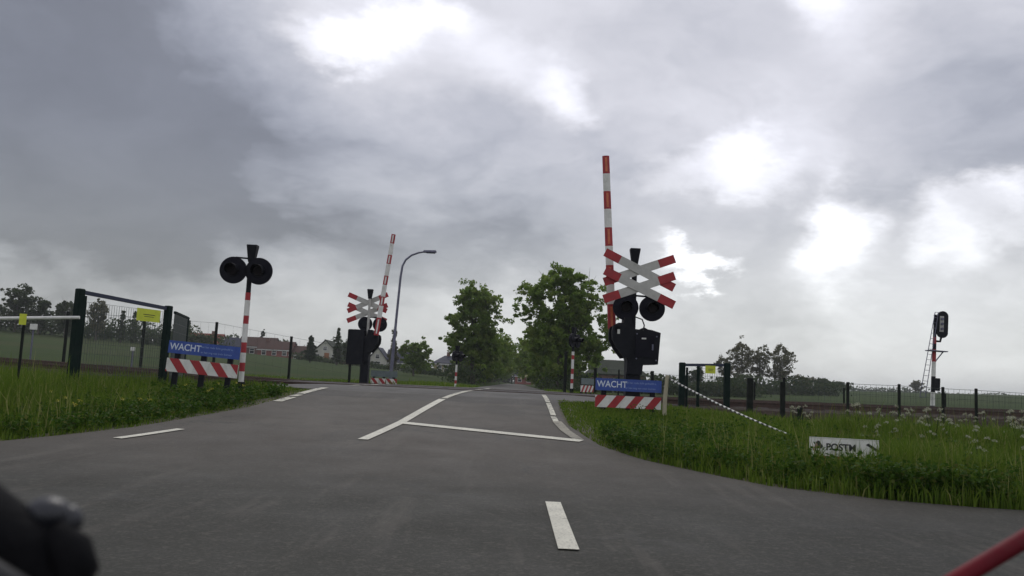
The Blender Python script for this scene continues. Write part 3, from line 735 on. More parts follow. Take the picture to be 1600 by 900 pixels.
def light_post(label, loc, rz, ztop=2.0, tilt=0):
    t_ = thing('warning_light_post', label, 'warning light', loc, rz, 'striped posts with twin warning lights')
    m_ = MB(); zb = 0.20
    striped_pole(m_, 0, 0, zb, ztop, 0.052, 0, (M_white, M_red, M_white, M_red, M_white, M_red, M_white, M_red, M_white), (0.20, 0.17, 0.19, 0.20, 0.36, 0.16, 0.30, 0.15, 0.2))
    m_.obj('striped_pole', t_, smooth=40)
    MB().tube([(0, 0, -0.3), (0, 0, zb)], 0.075, M_black, 14).obj('pole_foot', t_, smooth=40)
    MB().tube([(0, 0, ztop), (0, 0, ztop+0.5)], 0.048, M_black, 12).obj('pole_head', t_, smooth=40)
    lamp_pair(t_, -0.05, ztop+0.42, -0.08, 0.50, 0.262)
    MB().bar((-0.28, -0.06, ztop+0.675), (0.05, -0.06, ztop+0.66), 0.03, 0.03, M_black).obj('lamp_bracket', t_)
    fin(t_, 0.02, 0, ztop+0.60, ztop+0.94, 0.12, 0.20)
    return t_
light_post('striped post with two black warning lights beside the left blue sign', (-5.28, 16.5, 0.57), 0, 1.93)
light_post('small distant striped light post in front of the cream farmhouse', (-2.92, 42, 0.42), R(62), 1.32)
light_post('distant striped light post under the right-hand roadside tree, beside the big barrier', (2.18, 33, 0.68), R(62), 1.62)

def text(name, body, size, loc, parent, material, bold=0.0, ex=0.0015, align='LEFT', rot=(R(90), 0, 0), sx_=1.0):
    cu = bpy.data.curves.new(name, 'FONT'); cu.body = body; cu.size = size; cu.extrude = ex; cu.offset = bold
    cu.align_x = align; cu.align_y = 'CENTER'; cu.materials.append(material)
    tmp = bpy.data.objects.new('tmp_text', cu); COL.objects.link(tmp); bpy.context.view_layer.update()
    me = bpy.data.meshes.new_from_object(tmp.evaluated_get(bpy.context.evaluated_depsgraph_get())); me.name = name
    bpy.data.objects.remove(tmp)
    o = bpy.data.objects.new(name, me); COL.objects.link(o); o.location = loc; o.rotation_euler = rot; o.parent = parent; o.scale = (sx_, 1, 1)
    return o
def slant_board(name, parent, x0, x1, z0, z1, y, direction, shift, material_pair, n=3.5):
    """red and white slanted bands, each a strip of geometry clipped to the board"""
    m_ = MB().box(((x0+x1)/2, y+0.012, (z0+z1)/2), (x1-x0, 0.02, z1-z0), M_white)
    period = (x1-x0)/n*1.0; wd = period*0.47; sl = (z1-z0)*0.80*direction
    k = -3
    while True:
        a = x0+shift+k*period; k += 1
        if a > x1+abs(sl): break
        pts = [(a, z0), (a+wd, z0), (a+wd+sl, z1), (a+sl, z1)]
        out = pts
        for lim, sgn in ((x0, 1), (x1, -1)):    # clip
            res = []
            for i in range(len(out)):
                p, q = out[i], out[(i+1) % len(out)]
                ip, iq = (p[0]-lim)*sgn >= 0, (q[0]-lim)*sgn >= 0
                if ip: res.append(p)
                if ip != iq:
                    f = (lim-p[0])/(q[0]-p[0]); res.append((lim, p[1]+(q[1]-p[1])*f))
            out = res
            if len(out) < 3: break
        if len(out) >= 3: m_.prism(out, y-0.004, y+0.001, M_red)
    return m_.obj(name, parent)
def sign_fence(label, loc, rz, direction, shift, zs, zb, width=1.30, tilt=0.0, hb=0.25, text_on=True, back=False):
    t_ = thing('warning_board_fence', label, 'warning sign', loc, rz, 'blue warning signs over striped boards')
    t_.rotation_euler = (0, tilt, rz)
    hs = 0.235
    for i in (-1, 0, 1):
        MB().box((i*width*0.37, 0.05, (zs+hs/2-0.3)/2-0.02), (0.10, 0.05, zs+hs/2-0.02+0.3), M_black).obj('post', t_)
    slant_board('striped_board', t_, -width/2, width/2, zb-hb/2, zb+hb/2, 0.0, direction, shift, None)
    s_ = MB().box((0, 0, zs), (width, 0.02, hs), M_blue if text_on else mat('sign_back', (0.16, 0.20, 0.20), (0.12, 0.15, 0.155), 6, 0.6)).obj('blue_sign' if text_on else 'sign_back', t_)
    if not text_on: return t_
    text('lettering', 'WACHT', 0.175, (-width*0.48, -0.0115, zs+0.004), s_, M_letter, bold=0.0022, sx_=0.90)
    text('small_lettering', 'tot het rode licht gedoofd is,', 0.056, (-0.06, -0.0115, zs+0.050), s_, M_smallletter, sx_=0.93)
    text('small_lettering', 'er kan nog een trein komen', 0.056, (-0.06, -0.0115, zs-0.050), s_, M_smallletter, sx_=0.93)
    return t_
sign_fence('blue WACHT sign over a striped board, right of the road below the barrier', (2.22, 16.8, 0.40), 0, 1, -0.14, 0.652, 0.325, 1.29, hb=0.235)
sign_fence('blue WACHT sign over a striped board, left of the road beside the green gate', (-5.90, 16.0, 0.55), 0, -1, 0.24, 0.79, 0.45, 1.35, tilt=R(3.2))
sign_fence('far striped board seen past the left-hand leaning barrier beyond the tracks', (-5.0, 32.6, 0.60), R(12), -1, 0.2, 0.50, 0.20, 1.0, text_on=False)
sign_fence('far striped board seen edge-on beneath the distant right light post', (2.75, 32.6, 0.66), R(60), 1, 0.0, 0.52, 0.24, 1.1, text_on=False)

# gates
def gate(label, a, b_, zt, zb0, post, rail_m, sign_u, inner=None):
    a, b_ = Vector(a), Vector(b_)
    t_ = thing('mesh_gate', label, 'gate', (a.x, a.y, 0)); d = b_-a; L = math.hypot(d.x, d.y); rz = math.atan2(d.y, d.x); t_.rotation_euler = (0, 0, rz)
    z1, z2 = zt
    for x, z in ((0, z1), (L, z2)):
        MB().box((x, 0, (z+zb0)/2), (post, post, z-zb0), M_green, bev=0.015).obj('post', t_)
    MB().bar((post/2+0.01, 0, z1-0.06), (L-post/2-0.01, 0, z2-0.06), 0.07, 0.06, rail_m).obj('top_rail', t_)
    MB().bar((post/2+0.01, 0, zb0+0.15), (L-post/2-0.01, 0, zb0+0.15), 0.05, 0.05, M_green).obj('bottom_rail', t_)
    MB().box((post/2+0.05, 0, (z1+zb0)/2+0.03), (0.05, 0.05, z1-zb0-0.3), M_green).obj('stile', t_)
    if inner:
        MB().box((inner*L, 0, (z1+zb0)/2+0.03), (0.07, 0.05, z1-zb0-0.22), M_green).obj('stile', t_)
    w_ = MB(); n = int((L-post-0.1)/0.06)
    for i in range(n): w_.box((post/2+0.1+i*0.06, 0, (min(z1, z2)+zb0)/2), (0.005, 0.005, min(z1, z2)-zb0-0.3), M_wire)
    z = zb0+0.2
    while z < min(z1, z2)-0.12: w_.box((L/2, 0, z), (L-post-0.05, 0.006, 0.006), M_wire); z += 0.19
    w_.obj('wire_mesh', t_)
    sg = MB().box((sign_u[0]*L, -0.05, sign_u[1]), (sign_u[2], 0.008, sign_u[3]), M_yellow).obj('yellow_sign', t_)
    MB().box((sign_u[0]*L+0.01, -0.056, sign_u[1]+0.01), (sign_u[2]*0.5, 0.003, 0.012), M_ink).obj('print', sg)
    MB().box((sign_u[0]*L+0.01, -0.056, sign_u[1]-0.03), (sign_u[2]*0.4, 0.003, 0.010), M_ink).obj('print', sg)
    return t_
gate('tall dark green mesh gate left of the road with a yellow sign', (-8.04, 15.5, 0), (-7.26, 17.6, 0), (2.34, 2.25), 0.20, 0.135, M_navy, (0.74, 2.00, 0.62, 0.25))
gate('low dark gate with a yellow sign, right of the road behind the striped rod', (4.27, 22, 0), (5.42, 22, 0), (1.72, 1.76), 0.25, 0.15, M_navy, (0.62, 1.57, 0.26, 0.2), 0.36)
# solid-looking fine-mesh panel beside the left gate
t_ = thing('fence_panel', 'grey-green fine mesh panel running back from the left gate', 'fence panel', (-7.20, 17.8, 0))
w_ = MB()
for i in range(44): w_.bar((-0.42*i/44, 1.8*i/44, 0.6), (-0.42*i/44, 1.8*i/44, 2.13), 0.012, 0.012, M_wire)
for k in range(9): w_.bar((0, 0, 0.65+k*0.18), (-0.42, 1.8, 0.65+k*0.18), 0.012, 0.012, M_wire)
w_.obj('wire_mesh', t_)
MB().bar((0, 0, 2.13), (-0.42, 1.8, 2.13), 0.05, 0.05, M_green).obj('top_rail', t_)
MB().bar((-0.43, 1.84, 0.3), (-0.43, 1.84, 2.15), 0.05, 0.05, M_green).obj('post', t_)

# wire fences
def fence(label, pts, tops, zb, wd, rows_=6, vstep=0.12, mesh_h=None):
    t_ = thing('wire_fence', label, 'fence', (pts[0][0], pts[0][1], 0)); ox, oy = pts[0]
    for (x, y), z in zip(pts, tops):
        MB().box((x-ox, y-oy, (z+zb)/2), (wd, wd, z-zb), M_postdark, bev=0.008).obj('post', t_)
    for i in range(len(pts)-1):
        a = Vector((pts[i][0]-ox, pts[i][1]-oy, tops[i]-0.04)); b_ = Vector((pts[i+1][0]-ox, pts[i+1][1]-oy, tops[i+1]-0.04)); w_ = MB()
        hgt = (tops[i]-zb-0.15)
        for k in range(rows_):
            dz_ = Vector((0, 0, -hgt*k/(rows_-1))); w_.bar(a+dz_, b_+dz_, 0.009 if k == 0 else 0.006, 0.006, M_wire)
        n = int((b_-a).length/vstep)
        for j in range(1, n): q = a.lerp(b_, j/n); w_.bar(q, q-Vector((0, 0, hgt)), 0.004, 0.004, M_wire)
        w_.obj('wire_mesh', t_)
    return t_
fence('low wire fence with dark posts beside the near track, in front of the railway signal', [(6.12, 19.55), (7.55, 19.5), (8.71, 19.5), (9.7, 19.5), (10.45, 19.5), (11.6, 19.5), (12.8, 19.5), (14.0, 19.5)], [1.40, 1.37, 1.38, 1.36, 1.36, 1.34, 1.34, 1.33], 0.1, 0.055)
fence('distant wire fence beyond the tracks on the right, behind the low fence', [(4.0, 33.2), (6.6, 33.2), (9.2, 33), (12.63, 33), (16.5, 33), (20.5, 33), (24.5, 33)], [1.7, 1.6, 1.45, 1.40, 1.38, 1.36, 1.36], 0.1, 0.06)
fence('tall wire fence beyond the tracks on the left, in front of the brick houses', [(-17.5, 33), (-14.5, 33), (-11.68, 33), (-8.74, 33), (-6.4, 33)], [2.95, 2.88, 2.80, 2.38, 2.08], 0.2, 0.09, 5, 0.3)
fence('dark wire fence beside the track, behind the right-hand barrier and low gate', [(2.0, 34.5), (3.2, 34.4), (5.42, 34)], [2.35, 1.75, 1.72], 0.3, 0.12, 5, 0.3)
# stout timber posts
def stout(label, loc, h, wd):
    o = MB().box((0, 0, h/2-0.1), (wd, wd*0.9, h+0.2), M_postdark, bev=0.012).obj('wooden_post', loc=loc); tag(o, label, 'post', 'stout dark posts right of the road'); return o
stout('thick dark post between the low right gate and the wire fence', (5.36, 19.6, 0.34), 1.02, 0.13)
stout('short dark stump post in front of the wire fence, left of the low white board', (5.97, 18.0, 0.27), 0.50, 0.11)
stout('tall dark post just left of the first wire fence post', (5.98, 19.2, 0.25), 1.05, 0.10)
# beige post and striped rod
o = MB().tube([(0, 0, -0.2), (0.01, 0, 0.4), (0.045, 0, 0.82)], [0.042, 0.040, 0.036], M_wood, 10).obj('wooden_stake', loc=(2.86, 16.4, 0.46), smooth=40)
tag(o, 'pale beige stake at the right end of the blue sign', 'post')
a, b_ = Vector((2.95, 16.38, 1.21)), Vector((4.36, 12.75, 0.33)); n = 64
pts = [a.lerp(b_, i/n)+Vector((0, 0, -0.05*math.sin(math.pi*i/n))) for i in range(n+1)]
o = MB().tube(pts, [0.018-0.005*i/n for i in range(n+1)], M_white, 8, [M_white if i % 2 else M_ink for i in range(n)]).obj('striped_rod', smooth=40)
tag(o, 'thin black and white striped rod slanting from the pale stake into the grass', 'rod')
# left white rail + yellow sign on its post
t_ = thing('white_rail', 'thin white rail running to the left gate from the frame edge', 'rail', (-12.2, 14.6, 0.5))
pts = [(-12.2+4.3*i/20, 14.6+0.7*i/20, 1.50+0.30*i/20) for i in range(21)]
MB().tube([(x+12.2, y-14.6, z-0.5) for x, y, z in pts], 0.030, M_white, 8).obj('bar', t_, smooth=40)
MB().tube([(0, 0, -0.4), (0, 0, 1.0)], 0.03, M_postdark, 8).obj('post', t_, smooth=40)
MB().tube([(3.4, 0.55, -0.4), (3.4, 0.55, 1.20)], 0.02, M_postdark, 8).obj('post', t_, smooth=40)
t_ = thing('marker_sign', 'small yellow sign on a grey post at the far left before the trees', 'sign', (-8.10, 13.9, 0.42))
MB().tube([(0.01, 0.02, -0.2), (0.0, 0.02, 1.32)], 0.018, M_postdark, 8).obj('post', t_, smooth=40)
MB().box((0.0, -0.01, 1.235), (0.115, 0.012, 0.18), M_yellow).obj('sign_plate', t_)
for x, y, z, s, lab in ((-15.3, 34, 1.62, 0.15, 'small white box on a post in the meadow seen through the left gate'), (-20.5, 36, 2.4, 0.24, 'small white cabinet left of the gate behind the tracks')):
    t_ = thing('trackside_box', lab, 'cabinet', (x, y, 0.5)); MB().box((0, 0, z-0.5), (s, s*0.7, s), M_white, bev=0.01).obj('box', t_); MB().box((0, 0, (z-0.5-s/2)/2), (0.05, 0.05, z-0.5-s/2), M_galv).obj('post', t_)

# low white board in the grass
t_ = thing('advertising_board', 'low white board with black letters, half hidden in grass on the right', 'sign', (4.03, 10.5, 0.075)); t_.rotation_euler = (R(-4), R(0.4), 0)
bd = MB().box((0, 0, 0.31), (0.84, 0.015, 0.235), M_white).obj('board', t_)
MB().box((0, 0, 0.435), (0.84, 0.022, 0.010), M_white).obj('board_edge', t_)
MB().box((-0.16, -0.009, 0.205), (0.36, 0.004, 0.03), M_red).obj('red_stripe', bd)
text('lettering', 'POSTM', 0.115, (-0.225, -0.010, 0.325), bd, M_ink, bold=0.003)
MB().prism([(-0.39, 0.28), (-0.33, 0.40), (-0.30, 0.39), (-0.35, 0.27)], -0.011, -0.0085, M_pinkwhite).obj('emblem', bd)
MB().prism([(-0.35, 0.38), (-0.29, 0.30), (-0.26, 0.33), (-0.31, 0.40)], -0.014, -0.0112, M_ink).obj('emblem', bd)
MB().prism([(0.26, 0.375), (0.29, 0.395), (0.41, 0.325), (0.405, 0.295), (0.385, 0.30)], -0.011, -0.0085, M_ink).obj('arrow', bd)
for sx_ in (-0.3, 0.3): MB().box((sx_, 0.03, 0.13), (0.04, 0.04, 0.45), M_wood).obj('post', t_)

# railway signal
t_ = thing('railway_signal', 'railway signal with black oval head and ladder, beyond the fence on the right', 'railway signal', (18.42, 38, 0.30)); t_.rotation_euler = (0, R(2.2), 0)
m_ = MB(); m_.tube([(0, 0, 0), (0, 0, 0.55), (0, 0, 1.15), (0, 0, 1.85), (0, 0, 2.5), (0, 0, 3.05), (0, 0, 3.3), (0, 0, 3.6), (0, 0, 4.6)], [.10, .10, .09, .09, .085, .08, .08, .07, .06], M_black, 12, [M_black, M_white, M_black, M_white, M_red, M_black, M_red, M_black])
m_.obj('mast', t_, smooth=40)
oval = [(0.32+0.24*math.cos(a), 4.18+0.36*(1 if math.sin(a) > 0 else -1)*(1 if abs(math.sin(a)) > 1e-6 else 0)+0.24*math.sin(a)) for a in [2*math.pi*(i+.5)/28 for i in range(28)]]
hd = MB().prism(oval, -0.06, 0.03, M_black).obj('signal_head', t_)
MB().box((0.26, -0.075, 4.2), (0.17, 0.03, 0.70), M_crosswhite).obj('light_plate', hd)
for k in range(3): MB().tube([(0.26, -0.09, 4.42-0.22*k), (0.26, -0.16, 4.42-0.22*k)], 0.06, M_galv, 12).obj('lens', hd)
MB().tube([(0.02, 0, 3.42), (0.25, 0, 3.42), (0.30, 0, 3.65)], 0.05, M_black, 8).obj('bracket', t_)
MB().box((0.10, 0, 2.98), (0.78, 0.5, 0.04), M_galv).obj('platform', t_)
MB().bar((0.05, 0, 2.5), (0.38, 0, 2.95), 0.04, 0.04, M_galv).obj('platform_brace', t_)
MB().box((0.10, -0.08, 1.50), (0.24, 0.2, 0.55), M_black).obj('relay_box', t_)
ld = MB(); a0, a1 = Vector((-0.62, -0.1, 0.9)), Vector((-0.06, -0.1, 4.7))
ld.bar(a0, a1, 0.025, 0.025, M_galv); ld.bar(a0+Vector((0.24, 0, 0)), a1+Vector((0.14, 0, 0)), 0.025, 0.025, M_galv)
for i in range(17):
    q = a0.lerp(a1, i/16); ld.bar(q, q+Vector((0.24-0.1*i/16, 0, 0)), 0.018, 0.018, M_galv)
ld.obj('ladder', t_)

# street lamp
t_ = thing('street_lamp', 'curved grey street lamp rising behind the left-hand far barrier', 'street lamp', (-5.85, 40, 0.5))
pts = [(0, 0, 0), (0.05, 0, 1.2), (0.12, 0, 3.2), (0.20, 0, 5.2), (0.26, 0, 5.75), (0.40, 0, 6.05), (0.66, 0, 6.28), (1.0, 0, 6.42), (1.3, 0, 6.48)]
MB().tube(pts, [.085, .08, .06, .055, .05, .048, .046, .044, .04], M_galv, 10).obj('pole', t_, smooth=40)
MB().box((1.52, 0, 6.50), (0.62, 0.22, 0.11), M_galv, Matrix.Rotation(R(-2), 3, 'Y'), bev=0.03).obj('lamp_head', t_)
MB().box((1.56, 0, 6.43), (0.42, 0.17, 0.03), M_black).obj('lamp_glass', t_)

# ------------------------------------------------------------------ houses
def house(label, x, y, w, d, he, hr, wall_m, roof_m, style='long', z=None, rz=0, wins=(), doors=(), chim=None, fascia=True, cat='house', name='house'):
    z = ground(x, y)-0.1 if z is None else z
    t_ = thing(name, label, cat, (x, y, z), rz)
    X, Y = w/2, d/2; m_ = MB()
    if style == 'long':
        vs = [(-X, -Y, 0), (X, -Y, 0), (X, Y, 0), (-X, Y, 0), (-X, -Y, he), (X, -Y, he), (X, Y, he), (-X, Y, he), (-X, 0, hr), (X, 0, hr)]
        fs = [(0, 1, 5, 4), (2, 3, 7, 6), (1, 2, 6, 9, 5), (3, 0, 4, 8, 7)]
        rf = [[(-X-.25, -Y-.3, he-.12), (X+.25, -Y-.3, he-.12), (X+.25, 0, hr+.08), (-X-.25, 0, hr+.08)], [(X+.25, Y+.3, he-.12), (-X-.25, Y+.3, he-.12), (-X-.25, 0, hr+.08), (X+.25, 0, hr+.08)]]
    elif style == 'hip':
        vs = [(-X, -Y, 0), (X, -Y, 0), (X, Y, 0), (-X, Y, 0), (-X, -Y, he), (X, -Y, he), (X, Y, he), (-X, Y, he)]
        fs = [(0, 1, 5, 4), (2, 3, 7, 6), (1, 2, 6, 5), (3, 0, 4, 7)]; q = X*0.55
        e = [(-X-.3, -Y-.3, he-.05), (X+.3, -Y-.3, he-.05), (X+.3, Y+.3, he-.05), (-X-.3, Y+.3, he-.05)]; r1, r2 = (-q, 0, hr), (q, 0, hr)
        rf = [[e[0], e[1], r2, r1], [e[2], e[3], r1, r2], [e[1], e[2], r2], [e[3], e[0], r1]]
    else:
        vs = [(-X, -Y, 0), (X, -Y, 0), (X, Y, 0), (-X, Y, 0), (-X, -Y, he), (X, -Y, he), (X, Y, he), (-X, Y, he), (0, -Y, hr), (0, Y, hr)]
        fs = [(0, 1, 5, 8, 4), (2, 3, 7, 9, 6), (1, 2, 6, 5), (3, 0, 4, 7)]
        rf = [[(-X-.25, -Y-.3, he-.15), (0, -Y-.3, hr+.1), (0, Y+.3, hr+.1), (-X-.25, Y+.3, he-.15)], [(X+.25, -Y-.3, he-.15), (0, -Y-.3, hr+.1), (0, Y+.3, hr+.1), (X+.25, Y+.3, he-.15)]]
    m_.add(vs, fs, wall_m); m_.obj('wall', t_)
    r_ = MB()
    for pl in rf:
        n = len(pl); up_ = [(a_, b2, c_+0.14) for a_, b2, c_ in pl]
        r_.add(list(pl)+up_, [list(range(n)), list(range(2*n-1, n-1, -1))]+[[i, (i+1) % n, n+(i+1) % n, n+i] for i in range(n)], roof_m)
    ro = r_.obj('roof', t_)
    if chim is not None:
        MB().box((chim, 0, hr+0.25), (0.6, 0.6, 1.1), M_brick2).obj('chimney', ro)
    if fascia: MB().box((0, -Y-0.335, he-0.14) if style != 'gable' else (0, -Y-0.34, he-0.1), ((w+0.5) if style != 'gable' else 0.01, 0.05, 0.22), M_frame).obj('gutter_board', t_)
    for (wx, wz, ww, wh) in wins:
        f = MB(); e = 0.11
        for q in ((wx-ww/2, wz, e, wh+e), (wx+ww/2, wz, e, wh+e)): f.box((q[0], -Y-0.03, q[1]), (q[2], 0.10, q[3]), M_frame)
        for q in ((wz-wh/2,), (wz+wh/2,), (wz+wh*0.12,)): f.box((wx, -Y-0.035, q[0]), (ww-e, 0.08, e), M_frame)
        fo = f.obj('window', t_); MB().box((wx, -Y-0.012, wz), (ww-0.02, 0.03, wh-0.02), M_glass).obj('pane', fo)
    for (dx_, dw, dh, dm) in doors:
        MB().box((dx_, -Y-0.03, dh/2), (dw, 0.08, dh), dm).obj('door', t_)
    return t_
house('white house with a red-brown roof behind the left blue sign', -69, 190, 7.0, 6, 1.9, 3.9, M_render, M_roofred, 'long', z=4.6, wins=[(-2, 1.1, 1, 1), (2, 1.1, 1, 1)], chim=1.2)
house('low dark slate-roofed house right of the white one on the left horizon', -62.6, 188, 4.6, 5, 1.3, 3.3, M_render, M_roofslate, 'hip', z=4.6, wins=[(0, 0.8, .9, .8)])
house('brown brick house with dark roof just right of the left light post', -57.4, 190, 7.8, 6, 2.2, 4.2, M_brick2, M_rooftile, 'long', z=4.0, wins=[(-2.6, 1.2, 1.0, 1.1), (-0.6, 1.2, 1.0, 1.1), (1.6, 1.2, 1.0, 1.1)])
house('red brick house with brown roof and roadside gable, middle of the village row', -51.4, 184, 7.0, 6, 1.9, 3.6, M_brick1, M_rooftile, 'long', z=3.7, wins=[(-2.2, 1.2, .9, 1.0), (0, 1.2, .9, 1.0), (2.2, 1.2, .9, 1.0)], chim=-2.4)
house('low red brick house, rightmost of the brick village row', -45.6, 184, 4.8, 6, 1.2, 3.0, M_brick1, M_rooftile, 'long', z=3.5, wins=[(-1.2, .8, .8, .7), (.9, .8, .8, .7)])
house('cottage with pale gable and orange-brown door, left of the far barrier', -39.5, 180, 5.6, 8, 1.9, 4.6, M_render, M_roofgreen, 'gable', z=3.2, wins=[(-1.5, 1.2, .9, 1.2), (0, 3.0, .8, .8), (1.9, 1.2, .9, 1.2)], doors=[(0.4, 1.0, 2.1, M_door)], fascia=False)
house('green-roofed barn wing right of the cottage with the orange-brown door', -34.3, 181, 5.2, 7, 1.5, 4.1, M_brick2, M_roofgreen, 'long', z=3.1, wins=[(1.6, .9, 1.4, 1.1)], fascia=False)
house('white gabled house with slate roof behind the far left barrier', -26.8, 168, 3.2, 6, 2.0, 4.0, M_render, M_roofslate, 'gable', z=2.4, wins=[(0, 2.4, .8, .8), (0, .9, 1.2, 1.1)], fascia=False)
house('long slate-roofed house wing behind the street lamp', -22.3, 170, 6.0, 6, 1.6, 4.0, M_render, M_roofslate, 'long', z=2.2, wins=[(-1.8, .8, .9, .9), (.2, .8, .9, .9), (2, .8, .9, .9)])
house('long low cream farmhouse with slate roof, left of the roadside trees', -11.3, 160, 7.6, 6, 2.2, 3.6, M_cream, M_roofslate, 'hip', z=1.7, wins=[(-2.7, 1.15, .8, 1.3), (-1.5, 1.15, .8, 1.3), (0.9, 1.15, .8, 1.3), (2.1, 1.15, .8, 1.3), (3.3, 1.15, .6, 1.3)], chim=-1.4)
house('brick house with a pale yellow awning at the far end of the road', 2.4, 235, 5.0, 4, 2.2, 3.1, M_brick1, M_roofslate, 'hip', z=0.7, wins=[(-1.2, 1.2, 1, 1.2), (1.2, 1.2, 1, 1.2)], name='house')
M_awn = mat('pale_yellow_cloth', (0.50, 0.45, 0.24), (0.44, 0.40, 0.2), 3, 0.8)
o = MB().prism([(-1.9, 2.4), (2.2, 2.4), (2.1, 1.9), (-0.6, 1.7), (-0.7, 1.2), (-1.2, 1.2), (-1.3, 2.2), (-1.9, 2.3)], -0.4, 0.0, M_awn).obj('awning', loc=(2.5, 232.4, 0.9)); tag(o, 'pale yellow awning in front of the house where the road ends', 'awning')
house('big dark-roofed barn behind the right-hand barrier', 14.0, 121, 7.5, 9, 2.4, 4.4, M_brick2, M_roofgreen, 'hip', z=0.3, wins=[(-1, 1.3, .9, 1.1)], cat='barn', name='barn', fascia=False)

# ------------------------------------------------------------------ trees
def tree(label, x, y, h, crown, leaf, material, density=1.0, name='deciduous_tree', trunk_r=None, clump=0.5, z=None, group=None, limbs=10, shape='round', zlow=None, dark=False):
    """crown: list of ellipsoids (cx, cz, rx, rz, n_clumps) in metres above the ground; y radius follows rx"""
    rr = random.Random(int(abs(x)*31+y*7)); z = ground(x, y)-0.05 if z is None else z
    t_ = thing(name, label, 'tree', (x, y, z), rr.uniform(-0.2, 0.2), group)
    cl = []
    for (cx, cz, rx, rz_, n) in crown:
        k = 0
        while k < n:
            u = Vector((rr.gauss(0, 1), rr.gauss(0, 1), rr.gauss(0, 1))).normalized()*(rr.uniform(0.12, 1)**0.45)*(1.12 if rr.random() < 0.12 else 1.0)
            s_ = 1.0+0.22*math.sin(u.x*5+x)+0.16*math.sin(u.z*7+y)
            cl.append(Vector((cx+u.x*rx*s_*0.92, u.y*rx*s_*0.92, max(0.3, cz+u.z*rz_*s_*0.95)))); k += 1
    tr_ = trunk_r or h*0.022
    m_ = MB(); top = Vector((crown[0][0]*0.6, 0, h*0.82))
    path = [Vector((0, 0, -0.2)), Vector((0.02*h*rr.uniform(-1, 1), 0, h*0.2)), Vector((crown[0][0]*0.3, 0, h*0.45)), top]
    m_.tube(path, [tr_*1.25, tr_, tr_*0.75, tr_*0.15], M_bark, 8)
    for i in range(limbs):
        c = cl[rr.randrange(len(cl))]; t0 = rr.uniform(0.25, 0.75); b0 = path[1].lerp(top, t0*0.8)
        md = b0.lerp(c, 0.5)+Vector((0, 0, -0.04*h*rr.random()))
        m_.tube([b0, md, c], [tr_*0.42*(1-t0*0.5), tr_*0.25, tr_*0.05], M_bark, 5, cap=False)
        for _ in range(3):
            e = c+Vector((rr.gauss(0, 1), rr.gauss(0, 1), rr.gauss(0.3, 1)))*clump*1.1; m_.tube([md.lerp(c, 0.6), e], [tr_*0.14, tr_*0.03], M_bark, 4, cap=False)
    m_.obj('trunk', t_, smooth=50)
    P_ = []; TI = []
    per = max(6, int(34*density))
    for c in cl:
        tone = rr.uniform(0, 1); yel = rr.random() < 0.25
        r_ = clump*rr.choice((rr.uniform(0.35, 0.7), rr.uniform(0.7, 1.1)))
        q = rng.normal(0, 1, (per, 3)); q /= np.maximum(0.6, np.linalg.norm(q, axis=1))[:, None]; q *= r_*rng.uniform(0.4, 1, per)[:, None]; q[:, 2] *= 0.75
        P_.append(q+np.array(c)); ti = np.zeros((per, 3)); ti[:, 0] = np.clip(tone+rng.normal(0, .2, per), 0, 1); ti[:, 1] = np.clip((0.35 if yel else 0.0)+rng.normal(0, .12, per), 0, 1); TI.append(ti)
    leafmesh('crown', np.concatenate(P_), leaf, material, t_, tint=np.concatenate(TI))
    return t_
AV = 'trees lining the far road'
tree('leafy tree left of the far road, nearest of the left row', -4.1, 83, 10.0, [(-0.1, 6.0, 3.1, 3.6, 260), (0.1, 8.0, 2.3, 1.6, 120), (-0.8, 4.2, 3.0, 1.7, 110), (0.9, 3.4, 2.6, 2.3, 130)], 0.30, F_tree, 1.0, group=AV, clump=0.5, limbs=16, trunk_r=0.2)
tree('large leafy tree right of the far road, just left of the big barrier', 3.5, 68, 10.3, [(0.2, 6.3, 3.2, 3.8, 360), (0.3, 8.9, 1.8, 1.3, 70), (-2.5, 7.6, 1.35, 1.1, 26), (1.6, 5.6, 2.6, 3.2, 190), (0.3, 3.2, 3.1, 2.4, 240), (-3.2, 6.4, 0.9, 0.8, 10), (-1.6, 5.0, 1.8, 2.0, 70)], 0.27, F_tree, 1.0, group=AV, clump=0.47, limbs=22, trunk_r=0.22)
left = [(-4.0, 96, 9), (-4.0, 110, 9.5), (-3.9, 125, 9), (-3.9, 142, 9.2), (-3.8, 162, 9), (-3.6, 188, 8.6)]
right = [(3.9, 82, 9.0), (3.9, 95, 8.6), (4.0, 109, 8.8), (4.2, 124, 8.5), (4.6, 141, 8.6), (6.5, 165, 9), (9.0, 190, 8.4)]
words = ['second', 'third', 'fourth', 'fifth', 'sixth', 'seventh', 'eighth']
for side, lst in (('left', left), ('right', right)):
    for i, (x, y, h) in enumerate(lst):
        tree('%s tree from the camera in the %s row along the far road' % (words[i], side), x, y, h*0.8, [((1.3 if side == 'left' else -1.3)*(y > 105), h*0.46, 3.3, h*0.30, 120), (0.2, h*0.25, 3.0, h*0.2, 80)], 0.38, F_tree, 0.8, group=AV, clump=0.62, limbs=7)
for i, (x, y, h) in enumerate([(-3.5, 262, 12.5), (2.5, 270, 13.5), (8.5, 262, 12), (-9.5, 255, 11.5)]):
    tree('%s of four tall trees closing off the end of the road' % ('leftmost but one', 'rightmost but one', 'rightmost', 'leftmost')[i], x, y, h*0.85, [(0, h*0.5, 4.2, h*0.38, 120), (0, h*0.25, 4.2, h*0.22, 60)], 0.55, F_tree, 0.8, group='tall trees at the end of the road', clump=0.9, limbs=6)
